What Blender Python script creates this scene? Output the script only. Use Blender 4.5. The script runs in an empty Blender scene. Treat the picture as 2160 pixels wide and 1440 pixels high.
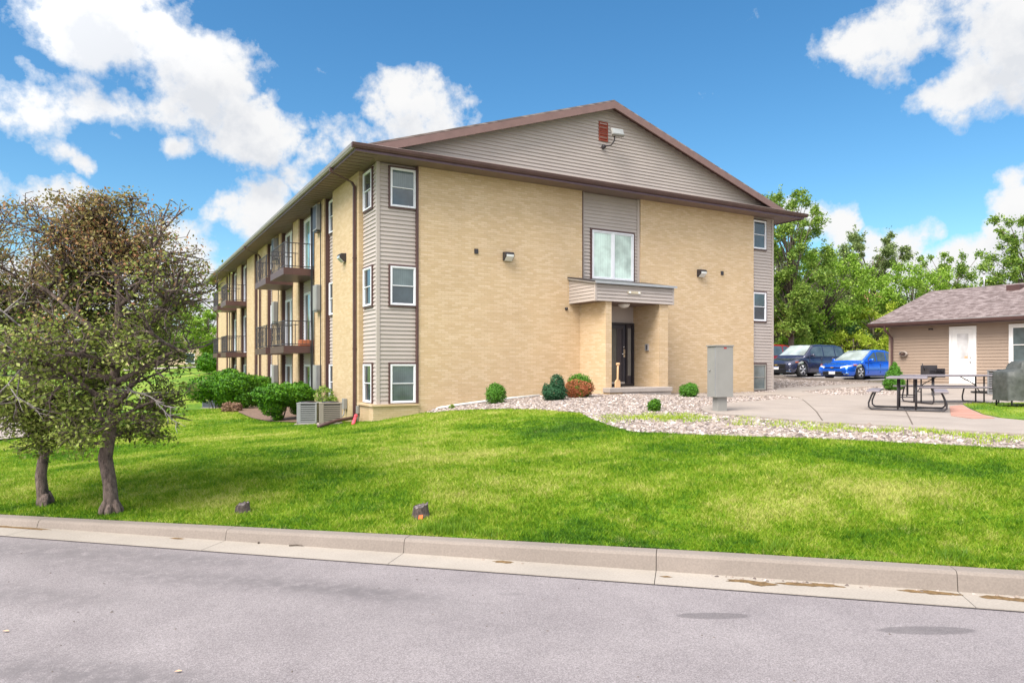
import bpy, bmesh, math, random
import numpy as np
from mathutils import Vector
random.seed(7); rng = np.random.default_rng(7)
C = bpy.context.scene.collection
R_ = math.radians
# ------------------------------------------------------------------ camera frame / survey helpers
FOC = 1480.0; HOR = 769.0; EYE = 1.75; YAW = R_(29.5)
RV = np.array([math.cos(YAW), -math.sin(YAW)]); FV = np.array([math.sin(YAW), math.cos(YAW)])
def W(px, d):
    p = (px-1080)/FOC*d*RV + d*FV
    return float(p[0]), float(p[1])
# kerb frame: s along the flow line, n towards the lawn
KO = np.array([-1.094, 9.414]); KT = np.array([0.7254, -0.6883]); KN = np.array([0.6883, 0.7254])
def kw(s, n): return KO[0]+KT[0]*s+KN[0]*n, KO[1]+KT[1]*s+KN[1]*n
# terrain control points (photo column, distance, height)
cps = []
for px, y, d in [(1480,872,15.5),(1916,872,15.2),(2000,855,18.2),(2033,811,25.3),(1880,815,27),(1796,803,33),(1690,797,35.5),
                 (1590,828,26),(1345,833,21),(1400,835,22),(1130,838,21.5),(1130,865,17),(950,860,20.3),(940,868,18.7),(881,872,19.7),
                 (797,887,19),(690,897,20.2),(580,888,22.7),(450,853,38),(456,800,48),(400,772,75),(350,870,26),(380,820,40),(400,780,62),
                 (0,1000,12),(0,900,25),(0,845,45),(1500,1000,8.5),(2160,945,9.7),(1400,912,11.9),(800,945,12),(500,955,11.5),
                 (600,900,19),(700,910,17),(235,1065,7.8),(90,1060,8),(887,1075,7.3),(512,1072,7.6),(200,850,35),(1100,935,12)]:
    X, Y = W(px, d); cps.append((X, Y, EYE-(y-HOR)*d/FOC))
for X, Y, z in [(60,60,1.2),(60,20,1.1),(40,-10,.9),(90,40,1.3),(0,120,1.7),(60,120,1.6),(-60,80,.2),(-30,40,-.3),(20,40,1.0),(40,40,1.1),(24,10,.85),(22,24,.9),(14,30,.6),(120,120,2)]:
    cps.append((X, Y, z))
cps = np.array(cps)
def _phi(r2): return 0.5*r2*np.log(r2+1e-9)
_S = 20.0
_P = cps[:, :2]/_S; _n = len(_P)
_r2 = ((_P[:, None]-_P[None])**2).sum(-1)
_K = _phi(_r2)+np.eye(_n)*2e-3
_A = np.zeros((_n+3, _n+3)); _A[:_n, :_n] = _K; _A[:_n, _n] = 1; _A[:_n, _n+1:] = _P; _A[_n, :_n] = 1; _A[_n+1:, :_n] = _P.T
_w = np.linalg.solve(_A, np.concatenate([cps[:, 2], [0, 0, 0]]))
def terr(x, y):
    x = np.atleast_1d(np.asarray(x, float)); y = np.atleast_1d(np.asarray(y, float))
    out = np.empty(len(x))
    for i in range(0, len(x), 40000):
        q = np.stack([x[i:i+40000], y[i:i+40000]], 1)
        p = q/_S
        z = _phi(((p[:, None]-_P[None])**2).sum(-1))@_w[:_n]+_w[_n]+p@_w[_n+1:]
        z = np.clip(z, -1.5, 2.0)
        nn = (q-KO)@KN-.18
        t = np.clip(nn/2.2, 0, 1); t = t*t*(3-2*t)
        hk = np.interp((q-KO)@KT, [-8, 0, 4.7, 8], [.05, .075, .13, .155])
        out[i:i+40000] = hk+(z-hk)*t
    return out
def th(x, y): return float(terr([x], [y])[0])
def hit(px, py):
    rx = (px-1080)/FOC; k = (py-HOR)/FOC
    ds = np.concatenate([np.arange(3, 60, .02), np.arange(60, 250, .2)])
    X = rx*ds*RV[0]+ds*FV[0]; Y = rx*ds*RV[1]+ds*FV[1]
    z = EYE-k*ds; g = terr(X, Y)
    i = np.argmax(z <= g)
    return float(X[i]), float(Y[i]), float(g[i])
def dist(x, y): return x*FV[0]+y*FV[1]
# ------------------------------------------------------------------ objects
def tag(o, label=None, cat=None, group=None, kind=None):
    if label: o['label'] = label
    if cat: o['category'] = cat
    if group: o['group'] = group
    if kind: o['kind'] = kind
    return o
def wloc(o):
    v = Vector((0, 0, 0))
    while o is not None:
        v += o.location; o = o.parent
    return v
def thing(name, label, cat, loc=(0, 0, 0), rotz=0, group=None):
    o = bpy.data.objects.new(name, None); C.objects.link(o)
    o.location = loc; o.rotation_euler = (0, 0, rotz); o.empty_display_size = .2
    return tag(o, label, cat, group)
def dup(root, loc, rotz=0, label=None, scale=None):
    r = root.copy(); C.objects.link(r); r.location = loc; r.rotation_euler = (0, 0, rotz)
    if scale: r.scale = scale
    if label: r['label'] = label
    for ch in list(root.children):
        c = ch.copy(); C.objects.link(c); c.parent = r
        for g in ch.children:
            e = g.copy(); C.objects.link(e); e.parent = c
    return r
def boxes(name, mat, parent, bs, **k):
    for b in bs:
        m = MB(k.get('T')); m.box(*b); m.build(name, mat, parent)
class MB:
    def __init__(s, T=None): s.v = []; s.f = []; s.sm = []; s.T = T or (lambda x, y, z: (x, y, z))
    def add(s, vs, fs, smooth=False):
        b = len(s.v); s.v += [s.T(*p) for p in vs]; s.f += [tuple(b+i for i in f) for f in fs]; s.sm += [smooth]*len(fs)
    def box(s, x0, x1, y0, y1, z0, z1):
        s.add([(x, y, z) for z in (z0, z1) for x, y in ((x0, y0), (x1, y0), (x1, y1), (x0, y1))],
              [(0, 3, 2, 1), (4, 5, 6, 7), (0, 1, 5, 4), (1, 2, 6, 5), (2, 3, 7, 6), (3, 0, 4, 7)])
    def prism(s, poly, z0, z1):
        n = len(poly); s.add([(p[0], p[1], z0) for p in poly]+[(p[0], p[1], z1) for p in poly],
              [tuple(range(n-1, -1, -1)), tuple(range(n, 2*n))]+[(i, (i+1) % n, n+(i+1) % n, n+i) for i in range(n)])
    def prismy(s, poly, y0, y1):  # poly in x,z extruded along y
        n = len(poly); s.add([(p[0], y0, p[1]) for p in poly]+[(p[0], y1, p[1]) for p in poly],
              [tuple(range(n-1, -1, -1)), tuple(range(n, 2*n))]+[(i, (i+1) % n, n+(i+1) % n, n+i) for i in range(n)])
    def prismx(s, poly, x0, x1):  # poly in y,z extruded along x
        n = len(poly); s.add([(x0, p[0], p[1]) for p in poly]+[(x1, p[0], p[1]) for p in poly],
              [tuple(range(n-1, -1, -1)), tuple(range(n, 2*n))]+[(i, (i+1) % n, n+(i+1) % n, n+i) for i in range(n)])
    def tube(s, pts, r, seg=8, smooth=True):
        pts = [Vector(p) for p in pts]
        rs = r if isinstance(r, (list, tuple)) else [r]*len(pts)
        vs = []; a = None
        for i, p in enumerate(pts):
            t = (pts[min(i+1, len(pts)-1)]-pts[max(i-1, 0)])
            if t.length < 1e-9: t = Vector((0, 0, 1))
            t.normalize()
            if a is None: a = t.orthogonal().normalized()
            a = a-t*a.dot(t)
            a = a.normalized() if a.length > 1e-5 else t.orthogonal().normalized()
            b = t.cross(a)
            for k in range(seg):
                an = 2*math.pi*k/seg
                vs.append(tuple(p+(a*math.cos(an)+b*math.sin(an))*rs[i]))
        fs = [(i*seg+k, i*seg+(k+1) % seg, (i+1)*seg+(k+1) % seg, (i+1)*seg+k) for i in range(len(pts)-1) for k in range(seg)]
        n = len(pts)
        fs += [tuple(range(seg-1, -1, -1)), tuple((n-1)*seg+k for k in range(seg))]
        s.add(vs, fs, smooth)
    def lathe(s, c, prof, seg=16, axis='z'):
        vs = []
        for r, h in prof:
            for k in range(seg):
                an = 2*math.pi*k/seg; a, b = r*math.cos(an), r*math.sin(an)
                vs.append((c[0]+a, c[1]+b, c[2]+h) if axis == 'z' else ((c[0]+a, c[1]+h, c[2]+b) if axis == 'y' else (c[0]+h, c[1]+a, c[2]+b)))
        n = len(prof)
        s.add(vs, [(i*seg+k, i*seg+(k+1) % seg, (i+1)*seg+(k+1) % seg, (i+1)*seg+k) for i in range(n-1) for k in range(seg)]
              + [tuple(range(seg-1, -1, -1)), tuple((n-1)*seg+k for k in range(seg))], True)
    def build(s, name, mat, parent=None, bevel=0, fix=True, wl=None):
        me = bpy.data.meshes.new(name); L = wl if wl is not None else (wloc(parent) if parent else Vector((0, 0, 0)))
        me.from_pydata([(p[0]-L[0], p[1]-L[1], p[2]-L[2]) for p in s.v], [], s.f)
        me.polygons.foreach_set('use_smooth', s.sm)
        if fix:
            bm = bmesh.new(); bm.from_mesh(me); bmesh.ops.recalc_face_normals(bm, faces=bm.faces)
            bm.to_mesh(me); bm.free()
        me.materials.append(mat)
        o = bpy.data.objects.new(name, me); C.objects.link(o)
        if parent: o.parent = parent
        if bevel:
            m = o.modifiers.new('b', 'BEVEL'); m.width = bevel; m.segments = 2; m.limit_method = 'ANGLE'; m.angle_limit = R_(40)
        return o
ZERO = Vector((0, 0, 0))
def npmesh(name, V, F, mat, parent=None, smooth=False):
    me = bpy.data.meshes.new(name); V = np.asarray(V, np.float32); F = np.asarray(F, np.int32); k = F.shape[1]
    me.vertices.add(len(V)); me.vertices.foreach_set('co', V.ravel())
    me.loops.add(F.size); me.loops.foreach_set('vertex_index', F.ravel())
    me.polygons.add(len(F)); me.polygons.foreach_set('loop_start', np.arange(0, F.size, k, dtype=np.int32))
    me.polygons.foreach_set('loop_total', np.full(len(F), k, np.int32))
    me.polygons.foreach_set('use_smooth', np.full(len(F), smooth))
    me.update(calc_edges=True); me.validate()
    me.materials.append(mat); o = bpy.data.objects.new(name, me); C.objects.link(o)
    if parent: o.parent = parent
    return o
# ------------------------------------------------------------------ materials
def nodes(name):
    m = bpy.data.materials.new(name); m.use_nodes = True; nt = m.node_tree
    return m, nt, nt.nodes['Principled BSDF']
def nd(nt, t, **k):
    n = nt.nodes.new(t)
    for a, b in k.items(): setattr(n, a, b)
    return n
def mth(nt, op, a, b=None, c=None, clamp=False):
    n = nd(nt, 'ShaderNodeMath', operation=op); n.use_clamp = clamp
    for i, v in enumerate((a, b, c)):
        if v is None: continue
        if isinstance(v, (int, float)): n.inputs[i].default_value = v
        else: nt.links.new(v, n.inputs[i])
    return n.outputs[0]
def vmt(nt, op, a, b=None):
    n = nd(nt, 'ShaderNodeVectorMath', operation=op)
    for i, v in enumerate((a, b)):
        if v is None: continue
        if isinstance(v, (tuple, list)): n.inputs[i].default_value = v
        else: nt.links.new(v, n.inputs[i])
    return n
def mix(nt, f, a, b, mode='MIX'):
    n = nd(nt, 'ShaderNodeMix', data_type='RGBA', blend_type=mode)
    for s, v in ((n.inputs[0], f), (n.inputs[6], a), (n.inputs[7], b)):
        if isinstance(v, (int, float)): s.default_value = v
        elif isinstance(v, (tuple, list)): s.default_value = (*v[:3], 1)
        else: nt.links.new(v, s)
    return n.outputs[2]
def ramp(nt, f, stops):
    n = nd(nt, 'ShaderNodeValToRGB'); cr = n.color_ramp
    while len(cr.elements) < len(stops): cr.elements.new(.5)
    for e, (p, c) in zip(cr.elements, stops):
        e.position = p; e.color = (*c, 1) if len(c) == 3 else c
    nt.links.new(f, n.inputs[0]); return n.outputs[0]
def noise(nt, vec, scale, detail=4, rough=.55):
    n = nd(nt, 'ShaderNodeTexNoise'); n.inputs['Scale'].default_value = scale; n.inputs['Detail'].default_value = detail
    n.inputs['Roughness'].default_value = rough
    if vec is not None: nt.links.new(vec, n.inputs['Vector'])
    return n.outputs[0]
def geo(nt): return nd(nt, 'ShaderNodeNewGeometry')
def bump(nt, bs, h, strength, distance):
    b = nd(nt, 'ShaderNodeBump'); b.inputs['Strength'].default_value = strength; b.inputs['Distance'].default_value = distance
    nt.links.new(h, b.inputs['Height']); nt.links.new(b.outputs[0], bs.inputs['Normal'])
def plain(name, col, rough=.6, metal=0, var=.12, scale=3, coat=0, spec=None):
    m, nt, bs = nodes(name); g = geo(nt)
    n = noise(nt, g.outputs['Position'], scale, 5)
    lo = tuple(c*(1-var) for c in col); hi = tuple(min(1, c*(1+var)) for c in col)
    nt.links.new(ramp(nt, n, [(.3, lo), (.7, hi)]), bs.inputs['Base Color'])
    bs.inputs['Roughness'].default_value = rough; bs.inputs['Metallic'].default_value = metal
    bs.inputs['Coat Weight'].default_value = coat; bs.inputs['Coat Roughness'].default_value = .05
    if spec is not None: bs.inputs['Specular IOR Level'].default_value = spec
    return m
def brickmat(name, c1, c2, mo, bw=.21, rh=.06):
    m, nt, bs = nodes(name); g = geo(nt)
    sx = nd(nt, 'ShaderNodeSeparateXYZ'); nt.links.new(g.outputs['Position'], sx.inputs[0])
    cb = nd(nt, 'ShaderNodeCombineXYZ'); nt.links.new(mth(nt, 'ADD', sx.outputs[0], sx.outputs[1]), cb.inputs[0]); nt.links.new(sx.outputs[2], cb.inputs[1])
    b = nd(nt, 'ShaderNodeTexBrick'); nt.links.new(cb.outputs[0], b.inputs['Vector'])
    b.inputs['Scale'].default_value = 1; b.inputs['Brick Width'].default_value = bw; b.inputs['Row Height'].default_value = rh
    b.inputs['Mortar Size'].default_value = .006; b.inputs['Mortar Smooth'].default_value = .3; b.inputs['Bias'].default_value = -.25
    b.inputs['Color1'].default_value = (*c1, 1); b.inputs['Color2'].default_value = (*c2, 1); b.inputs['Mortar'].default_value = (*mo, 1)
    n = noise(nt, g.outputs['Position'], .7, 5); n2 = noise(nt, vmt(nt, 'MULTIPLY', g.outputs['Position'], (2.2, 2.2, 13)).outputs[0], 1, 4)
    c = mix(nt, 1, b.outputs['Color'], ramp(nt, n, [(.3, (.94, .93, .92)), (.7, (1.03, 1.03, 1.02))]), 'MULTIPLY')
    c = mix(nt, 1, c, ramp(nt, n2, [(.35, (.95, .94, .92)), (.7, (1.04, 1.04, 1.06))]), 'MULTIPLY')
    # browner towards the foot of the wall, edge broken by noise
    mr = nd(nt, 'ShaderNodeMapRange'); nt.links.new(mth(nt, 'ADD', sx.outputs[2], mth(nt, 'MULTIPLY', n, -1.2)), mr.inputs[0])
    mr.inputs[1].default_value = -.4; mr.inputs[2].default_value = .35; mr.inputs[3].default_value = 1; mr.inputs[4].default_value = 0
    c = mix(nt, mth(nt, 'MULTIPLY', mr.outputs[0], .35), c, (.28, .23, .12))
    nt.links.new(c, bs.inputs['Base Color']); bs.inputs['Roughness'].default_value = .85
    bump(nt, bs, mth(nt, 'SUBTRACT', 1, b.outputs['Fac']), .5, .006)
    return m
def leafmat(name, cols, rough=.5, trans=.25, spread=True):
    m, nt, bs = nodes(name); g = geo(nt)
    n = noise(nt, g.outputs['Position'], .9, 3)
    f = mth(nt, 'ADD', mth(nt, 'MULTIPLY', g.outputs['Random Per Island'], .6), mth(nt, 'MULTIPLY', n, .45), clamp=True)
    k = len(cols); c = ramp(nt, f, [((i+.3)/k, cols[i]) for i in range(k)])
    nt.links.new(c, bs.inputs['Base Color']); bs.inputs['Roughness'].default_value = rough
    bs.inputs['Specular IOR Level'].default_value = .3
    t = nd(nt, 'ShaderNodeBsdfTranslucent'); nt.links.new(c, t.inputs[0])
    ms = nd(nt, 'ShaderNodeMixShader'); ms.inputs[0].default_value = trans
    nt.links.new(bs.outputs[0], ms.inputs[1]); nt.links.new(t.outputs[0], ms.inputs[2])
    nt.links.new(ms.outputs[0], nt.nodes['Material Output'].inputs[0]); return m
M = {}
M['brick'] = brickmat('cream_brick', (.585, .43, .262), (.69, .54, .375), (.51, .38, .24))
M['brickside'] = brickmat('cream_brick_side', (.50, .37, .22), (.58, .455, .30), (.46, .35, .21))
M['siding'] = plain('siding_beige', (.43, .375, .345), .55, var=.05, scale=1.2)
M['sidinggarage'] = plain('siding_tan', (.33, .25, .195), .55, var=.05, scale=1.2)
M['brown'] = plain('brown_trim', (.085, .043, .040), .45, var=.15)
M['rake'] = plain('rake_trim', (.20, .12, .108), .5, var=.1)
M['soffit'] = plain('soffit_brown', (.19, .135, .12), .6, var=.08)
M['white'] = plain('white_vinyl', (.78, .79, .84), .4, var=.04)
M['doorwhite'] = plain('white_door', (.85, .84, .83), .45, var=.03)
M['dark'] = plain('dark_metal', (.035, .03, .035), .4, var=.2)
M['blacktrim'] = plain('black_plastic', (.012, .012, .014), .5)
M['grey'] = plain('utility_grey', (.26, .255, .24), .5, var=.06)
M['greymetal'] = plain('ac_grey', (.24, .245, .255), .45, var=.1)
M['tanmetal'] = plain('ac_tan', (.24, .21, .175), .5, var=.1)
M['galv'] = plain('galvanised', (.5, .5, .52), .35, metal=.6)
M['chrome'] = plain('chrome', (.75, .75, .77), .15, metal=1, var=.03)
M['concrete'] = None
def concmat(name, col, joints=False):
    m, nt, bs = nodes(name); g = geo(nt)
    n = noise(nt, g.outputs['Position'], 1.3, 6); n2 = noise(nt, g.outputs['Position'], 60, 3)
    c = ramp(nt, n, [(.25, tuple(x*.85 for x in col)), (.75, tuple(min(1, x*1.1) for x in col))])
    c = mix(nt, 1, c, ramp(nt, n2, [(.3, (.88, .88, .88)), (.7, (1.08, 1.08, 1.08))]), 'MULTIPLY')
    nt.links.new(c, bs.inputs['Base Color']); bs.inputs['Roughness'].default_value = .85
    bump(nt, bs, n2, .3, .004); return m
M['concrete'] = concmat('concrete_walk', (.33, .28, .245))
M['kerb'] = concmat('kerb_concrete', (.235, .198, .172))
M['pan'] = concmat('gutter_concrete', (.34, .30, .26))
M['stone'] = concmat('step_stone', (.40, .35, .32))
def shingle(name, cols, s=1.0):
    m, nt, bs = nodes(name); g = geo(nt)
    sx = nd(nt, 'ShaderNodeSeparateXYZ'); nt.links.new(g.outputs['Position'], sx.inputs[0])
    cb = nd(nt, 'ShaderNodeCombineXYZ'); nt.links.new(sx.outputs[1], cb.inputs[0])
    nt.links.new(mth(nt, 'MULTIPLY', sx.outputs[2], 3.0), cb.inputs[1])
    b = nd(nt, 'ShaderNodeTexBrick'); nt.links.new(cb.outputs[0], b.inputs['Vector']); b.inputs['Scale'].default_value = 1
    b.inputs['Brick Width'].default_value = .3*s; b.inputs['Row Height'].default_value = .15*s; b.inputs['Mortar Size'].default_value = .006
    b.inputs['Color1'].default_value = (.0, 0, 0, 1); b.inputs['Color2'].default_value = (1, 1, 1, 1); b.inputs['Mortar'].default_value = (.2, .2, .2, 1)
    n = noise(nt, g.outputs['Position'], 4, 5, .7)
    f = mth(nt, 'ADD', mth(nt, 'MULTIPLY', b.outputs['Color'], .55), mth(nt, 'MULTIPLY', n, .5))
    nt.links.new(ramp(nt, f, [(.2, cols[0]), (.5, cols[1]), (.8, cols[2])]), bs.inputs['Base Color'])
    bs.inputs['Roughness'].default_value = .95
    bump(nt, bs, noise(nt, g.outputs['Position'], 80, 2), .3, .004); return m
M['shingle'] = shingle('brown_shingles', [(.13, .10, .09), (.2, .155, .14), (.3, .25, .23)])
M['shingleg'] = shingle('garage_shingles', [(.085, .06, .056), (.16, .12, .115), (.27, .22, .215)], .6)
def glassmat(name, col, rough=.08, stripes=0):
    m, nt, bs = nodes(name); g = geo(nt)
    n = noise(nt, g.outputs['Position'], 1.6, 3)
    c = ramp(nt, n, [(.35, tuple(x*.65 for x in col)), (.65, tuple(x*1.25 for x in col))])
    if stripes:
        w = nd(nt, 'ShaderNodeTexWave'); w.inputs['Scale'].default_value = stripes; w.inputs['Distortion'].default_value = .4
        nt.links.new(g.outputs['Position'], w.inputs['Vector'])
        c = mix(nt, 1, c, ramp(nt, w.outputs[1], [(0, (.88, .9, .9)), (1, (1.04, 1.04, 1.04))]), 'MULTIPLY')
    nt.links.new(c, bs.inputs['Base Color']); bs.inputs['Roughness'].default_value = rough
    bs.inputs['Specular IOR Level'].default_value = .9; bs.inputs['Coat Weight'].default_value = .6; bs.inputs['Coat Roughness'].default_value = .03
    return m
M['glass'] = glassmat('window_glass', (.045, .065, .08))
M['glassblind'] = glassmat('window_glass_blind', (.55, .68, .62), stripes=4.5)
M['glasscurtain'] = glassmat('window_glass_curtain', (.095, .13, .14), stripes=5)
M['glassdark'] = glassmat('door_glass', (.06, .075, .085))
M['glassgreen'] = glassmat('slider_glass', (.2, .38, .34))
M['glassgarage'] = glassmat('garage_glass', (.6, .6, .62), .3)
M['carglass'] = glassmat('car_glass', (.08, .10, .105), .03)  # base colour lightened to stand in for reflected sky
M['windscreen'] = glassmat('car_windscreen', (.35, .40, .40), .03)
def paint(name, col):
    m = plain(name, col, .22, metal=.5, var=.03, coat=1); return m
M['blue'] = paint('blue_car_paint', (.008, .14, .78)); M['navy'] = paint('navy_car_paint', (.05, .055, .10))
M['red'] = paint('red_car_paint', (.5, .03, .03)); M['silver'] = paint('silver_car_paint', (.4, .42, .45)); M['whitep'] = paint('white_car_paint', (.75, .76, .78))
M['tyre'] = plain('tyre_rubber', (.018, .018, .018), .8)
M['light'] = plain('lamp_lens', (.65, .66, .64), .15, var=.03, coat=1)
M['amber'] = plain('amber_lens', (.75, .18, .05), .2, coat=1)
M['gold'] = plain('gold_badge', (.7, .45, .1), .3, metal=.6)
M['orange'] = plain('orange_plastic', (.85, .15, .03), .6)
M['pink'] = plain('pink_pipe', (.75, .08, .12), .5)
M['whitepipe'] = plain('white_pvc', (.75, .75, .72), .5)
M['tablegrey'] = plain('table_top_grey', (.20, .175, .195), .55, var=.15)
M['tan'] = plain('tan_plastic', (.62, .40, .22), .6)
M['redvent'] = plain('rust_red_louvre', (.28, .055, .03), .7)
M['yellow'] = plain('yellow_sticker', (.8, .6, .03), .5)
M['paver'] = brickmat('red_pavers', (.42, .2, .16), (.5, .27, .22), (.3, .2, .17), .2, .1)
def barkmat(name, a, b):
    m, nt, bs = nodes(name); g = geo(nt)
    mp = vmt(nt, 'MULTIPLY', g.outputs['Position'], (1, 1, .35)).outputs[0]
    n = noise(nt, mp, 30, 8, .75)
    nt.links.new(ramp(nt, n, [(.35, a), (.65, b)]), bs.inputs['Base Color']); bs.inputs['Roughness'].default_value = .95
    bump(nt, bs, n, 1, .035); return m
M['bark'] = barkmat('bark_brown', (.045, .033, .028), (.27, .20, .17)); M['barkgrey'] = barkmat('bark_dead_grey', (.16, .14, .13), (.42, .38, .36))
M['bark2'] = barkmat('bark_far', (.09, .07, .055), (.2, .16, .13))
# ------------------------------------------------------------------ road, kerb, lawn
def asphalt():
    m, nt, bs = nodes('asphalt'); g = geo(nt); P = g.outputs['Position']
    n1 = noise(nt, P, 120, 3, .65); n2 = noise(nt, P, 1.6, 6, .6); n3 = noise(nt, P, 240, 2, .6)
    c = ramp(nt, n1, [(.30, (.13, .115, .117)), (.5, (.225, .20, .203)), (.70, (.35, .315, .32))])
    c = mix(nt, 1, c, ramp(nt, n2, [(.3, (.86, .85, .86)), (.7, (1.1, 1.1, 1.1))]), 'MULTIPLY')
    c = mix(nt, mth(nt, 'MULTIPLY', ramp(nt, n3, [(.62, (0, 0, 0)), (.72, (1, 1, 1))]), .5), c, (.62, .60, .62))
    c = mix(nt, mth(nt, 'MULTIPLY', ramp(nt, n3, [(.22, (1, 1, 1)), (.32, (0, 0, 0))]), .5), c, (.09, .085, .09))
    # kerb-aligned coordinates for wear bands
    s = vmt(nt, 'DOT_PRODUCT', vmt(nt, 'SUBTRACT', P, (KO[0], KO[1], 0)).outputs[0], (KT[0], KT[1], 0)).outputs['Value']
    q = vmt(nt, 'DOT_PRODUCT', vmt(nt, 'SUBTRACT', P, (KO[0], KO[1], 0)).outputs[0], (KN[0], KN[1], 0)).outputs['Value']
    def band(v, c0, w):
        a = mth(nt, 'DIVIDE', mth(nt, 'SUBTRACT', v, c0), w); return mth(nt, 'POWER', 2.718, mth(nt, 'MULTIPLY', mth(nt, 'MULTIPLY', a, a), -1))
    rough = ramp(nt, mth(nt, 'ADD', mth(nt, 'MULTIPLY', noise(nt, P, 7, 8, .8), .8), mth(nt, 'MULTIPLY', n2, .25)), [(.43, (.08, .08, .08)), (.56, (1, 1, 1))])
    for (px_, y_, ss, sn, st) in ((120, 1165, 1.3, .22, .7), (420, 1180, 1.0, .14, .65), (620, 1232, .9, .12, .85), (780, 1252, .55, .10, .8), (330, 1215, .9, .13, .6), (60, 1250, 1.0, .16, .6), (120, 1420, .7, .13, .8), (330, 1432, .6, .09, .6), (900, 1300, 1.2, .25, .25)):
        d_ = FOC*(EYE+.012)/(y_-HOR); X_, Y_ = W(px_, d_); v_ = np.array([X_, Y_])-KO
        f = mth(nt, 'MULTIPLY', mth(nt, 'MULTIPLY', band(q, float(v_@KN), sn*1.5), band(s, float(v_@KT), ss)), rough)
        c = mix(nt, mth(nt, 'MULTIPLY', f, st), c, (.125, .112, .116))
    # damp oval patches
    for (px, d, a, b) in ((1505, 4.93, .30, .075), (1955, 4.66, .38, .085), (1078, 5.4, .14, .04)):
        X, Y = W(px, d)
        v = vmt(nt, 'SUBTRACT', P, (X, Y, 0)).outputs[0]
        u = mth(nt, 'DIVIDE', vmt(nt, 'DOT_PRODUCT', v, (RV[0], RV[1], 0)).outputs['Value'], a)
        w_ = mth(nt, 'DIVIDE', vmt(nt, 'DOT_PRODUCT', v, (FV[0], FV[1], 0)).outputs['Value'], b)
        r2 = mth(nt, 'ADD', mth(nt, 'ADD', mth(nt, 'MULTIPLY', u, u), mth(nt, 'MULTIPLY', w_, w_)), mth(nt, 'MULTIPLY', noise(nt, P, 25, 3), .3))
        f = ramp(nt, r2, [(.75, (1, 1, 1)), (1.05, (0, 0, 0))])
        c = mix(nt, mth(nt, 'MULTIPLY', f, .5 if px > 1200 else .2), c, (.07, .062, .065))
    nt.links.new(c, bs.inputs['Base Color']); bs.inputs['Roughness'].default_value = .85
    bump(nt, bs, n1, .5, .006); return m
M['asphalt'] = asphalt()
mb = MB(lambda s, n, z: (*kw(s, n), z))
mb.add([(-150, -160, -.012), (150, -160, -.012), (150, -.34, -.012), (-150, -.34, -.012)], [(0, 1, 2, 3)])
o = mb.build('road', M['asphalt'], fix=False); tag(o, kind='structure')
mb = MB(lambda s, n, z: (*kw(s, n), z)); mp = MB(lambda s, n, z: (*kw(s, n), z))
js = [-150, -80, -40, -20, -12, -9, -6.6, -4.2, -1.9, .5, 2.82, 4.72, 7.02, 9.3, 11.6, 13.9, 17, 22, 30, 60, 150]
for a, b in zip(js[:-1], js[1:]):
    a += .003; b -= .003; prof = [(0.0, -.25), (0.0, 0.004), (.018, -.025), (.03, -.007), (.05, 0), (.17, 0), (.185, -.01), (.19, -.25)]
    n = len(prof); m_ = max(1, int((b-a)/.6)) if b-a < 8 else 1
    vs = []
    for k in range(m_+1):
        s = a+(b-a)*k/m_; w = 0 if k in (0,) else rng.normal(0, .0016)
        hk = float(np.interp(s, [-8, 0, 4.7, 8], [.05, .075, .13, .155])); vs += [(s, p[0]+w, p[1]+(hk if 1 < i_ < 7 else 0)) for i_, p in enumerate(prof)]
    fs = [(k*n+i, k*n+i+1, (k+1)*n+i+1, (k+1)*n+i) for k in range(m_) for i in range(n-1)]
    fs += [tuple(range(n)), tuple(m_*n+i for i in range(n-1, -1, -1))]
    mb.add(vs, fs)
    mp.add([(a, -.345, -.2), (b, -.345, -.2), (b, -.0, -.2), (a, -.0, -.2), (a, -.345, 0.0), (b, -.345, 0.0), (b, -.001, .004), (a, -.001, .004)],
           [(0, 3, 2, 1), (4, 5, 6, 7), (0, 1, 5, 4), (1, 2, 6, 5), (2, 3, 7, 6), (3, 0, 4, 7)])
tag(mb.build('kerb', M['kerb']), kind='structure')
tag(mp.build('gutter', M['pan']), kind='structure')
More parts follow.
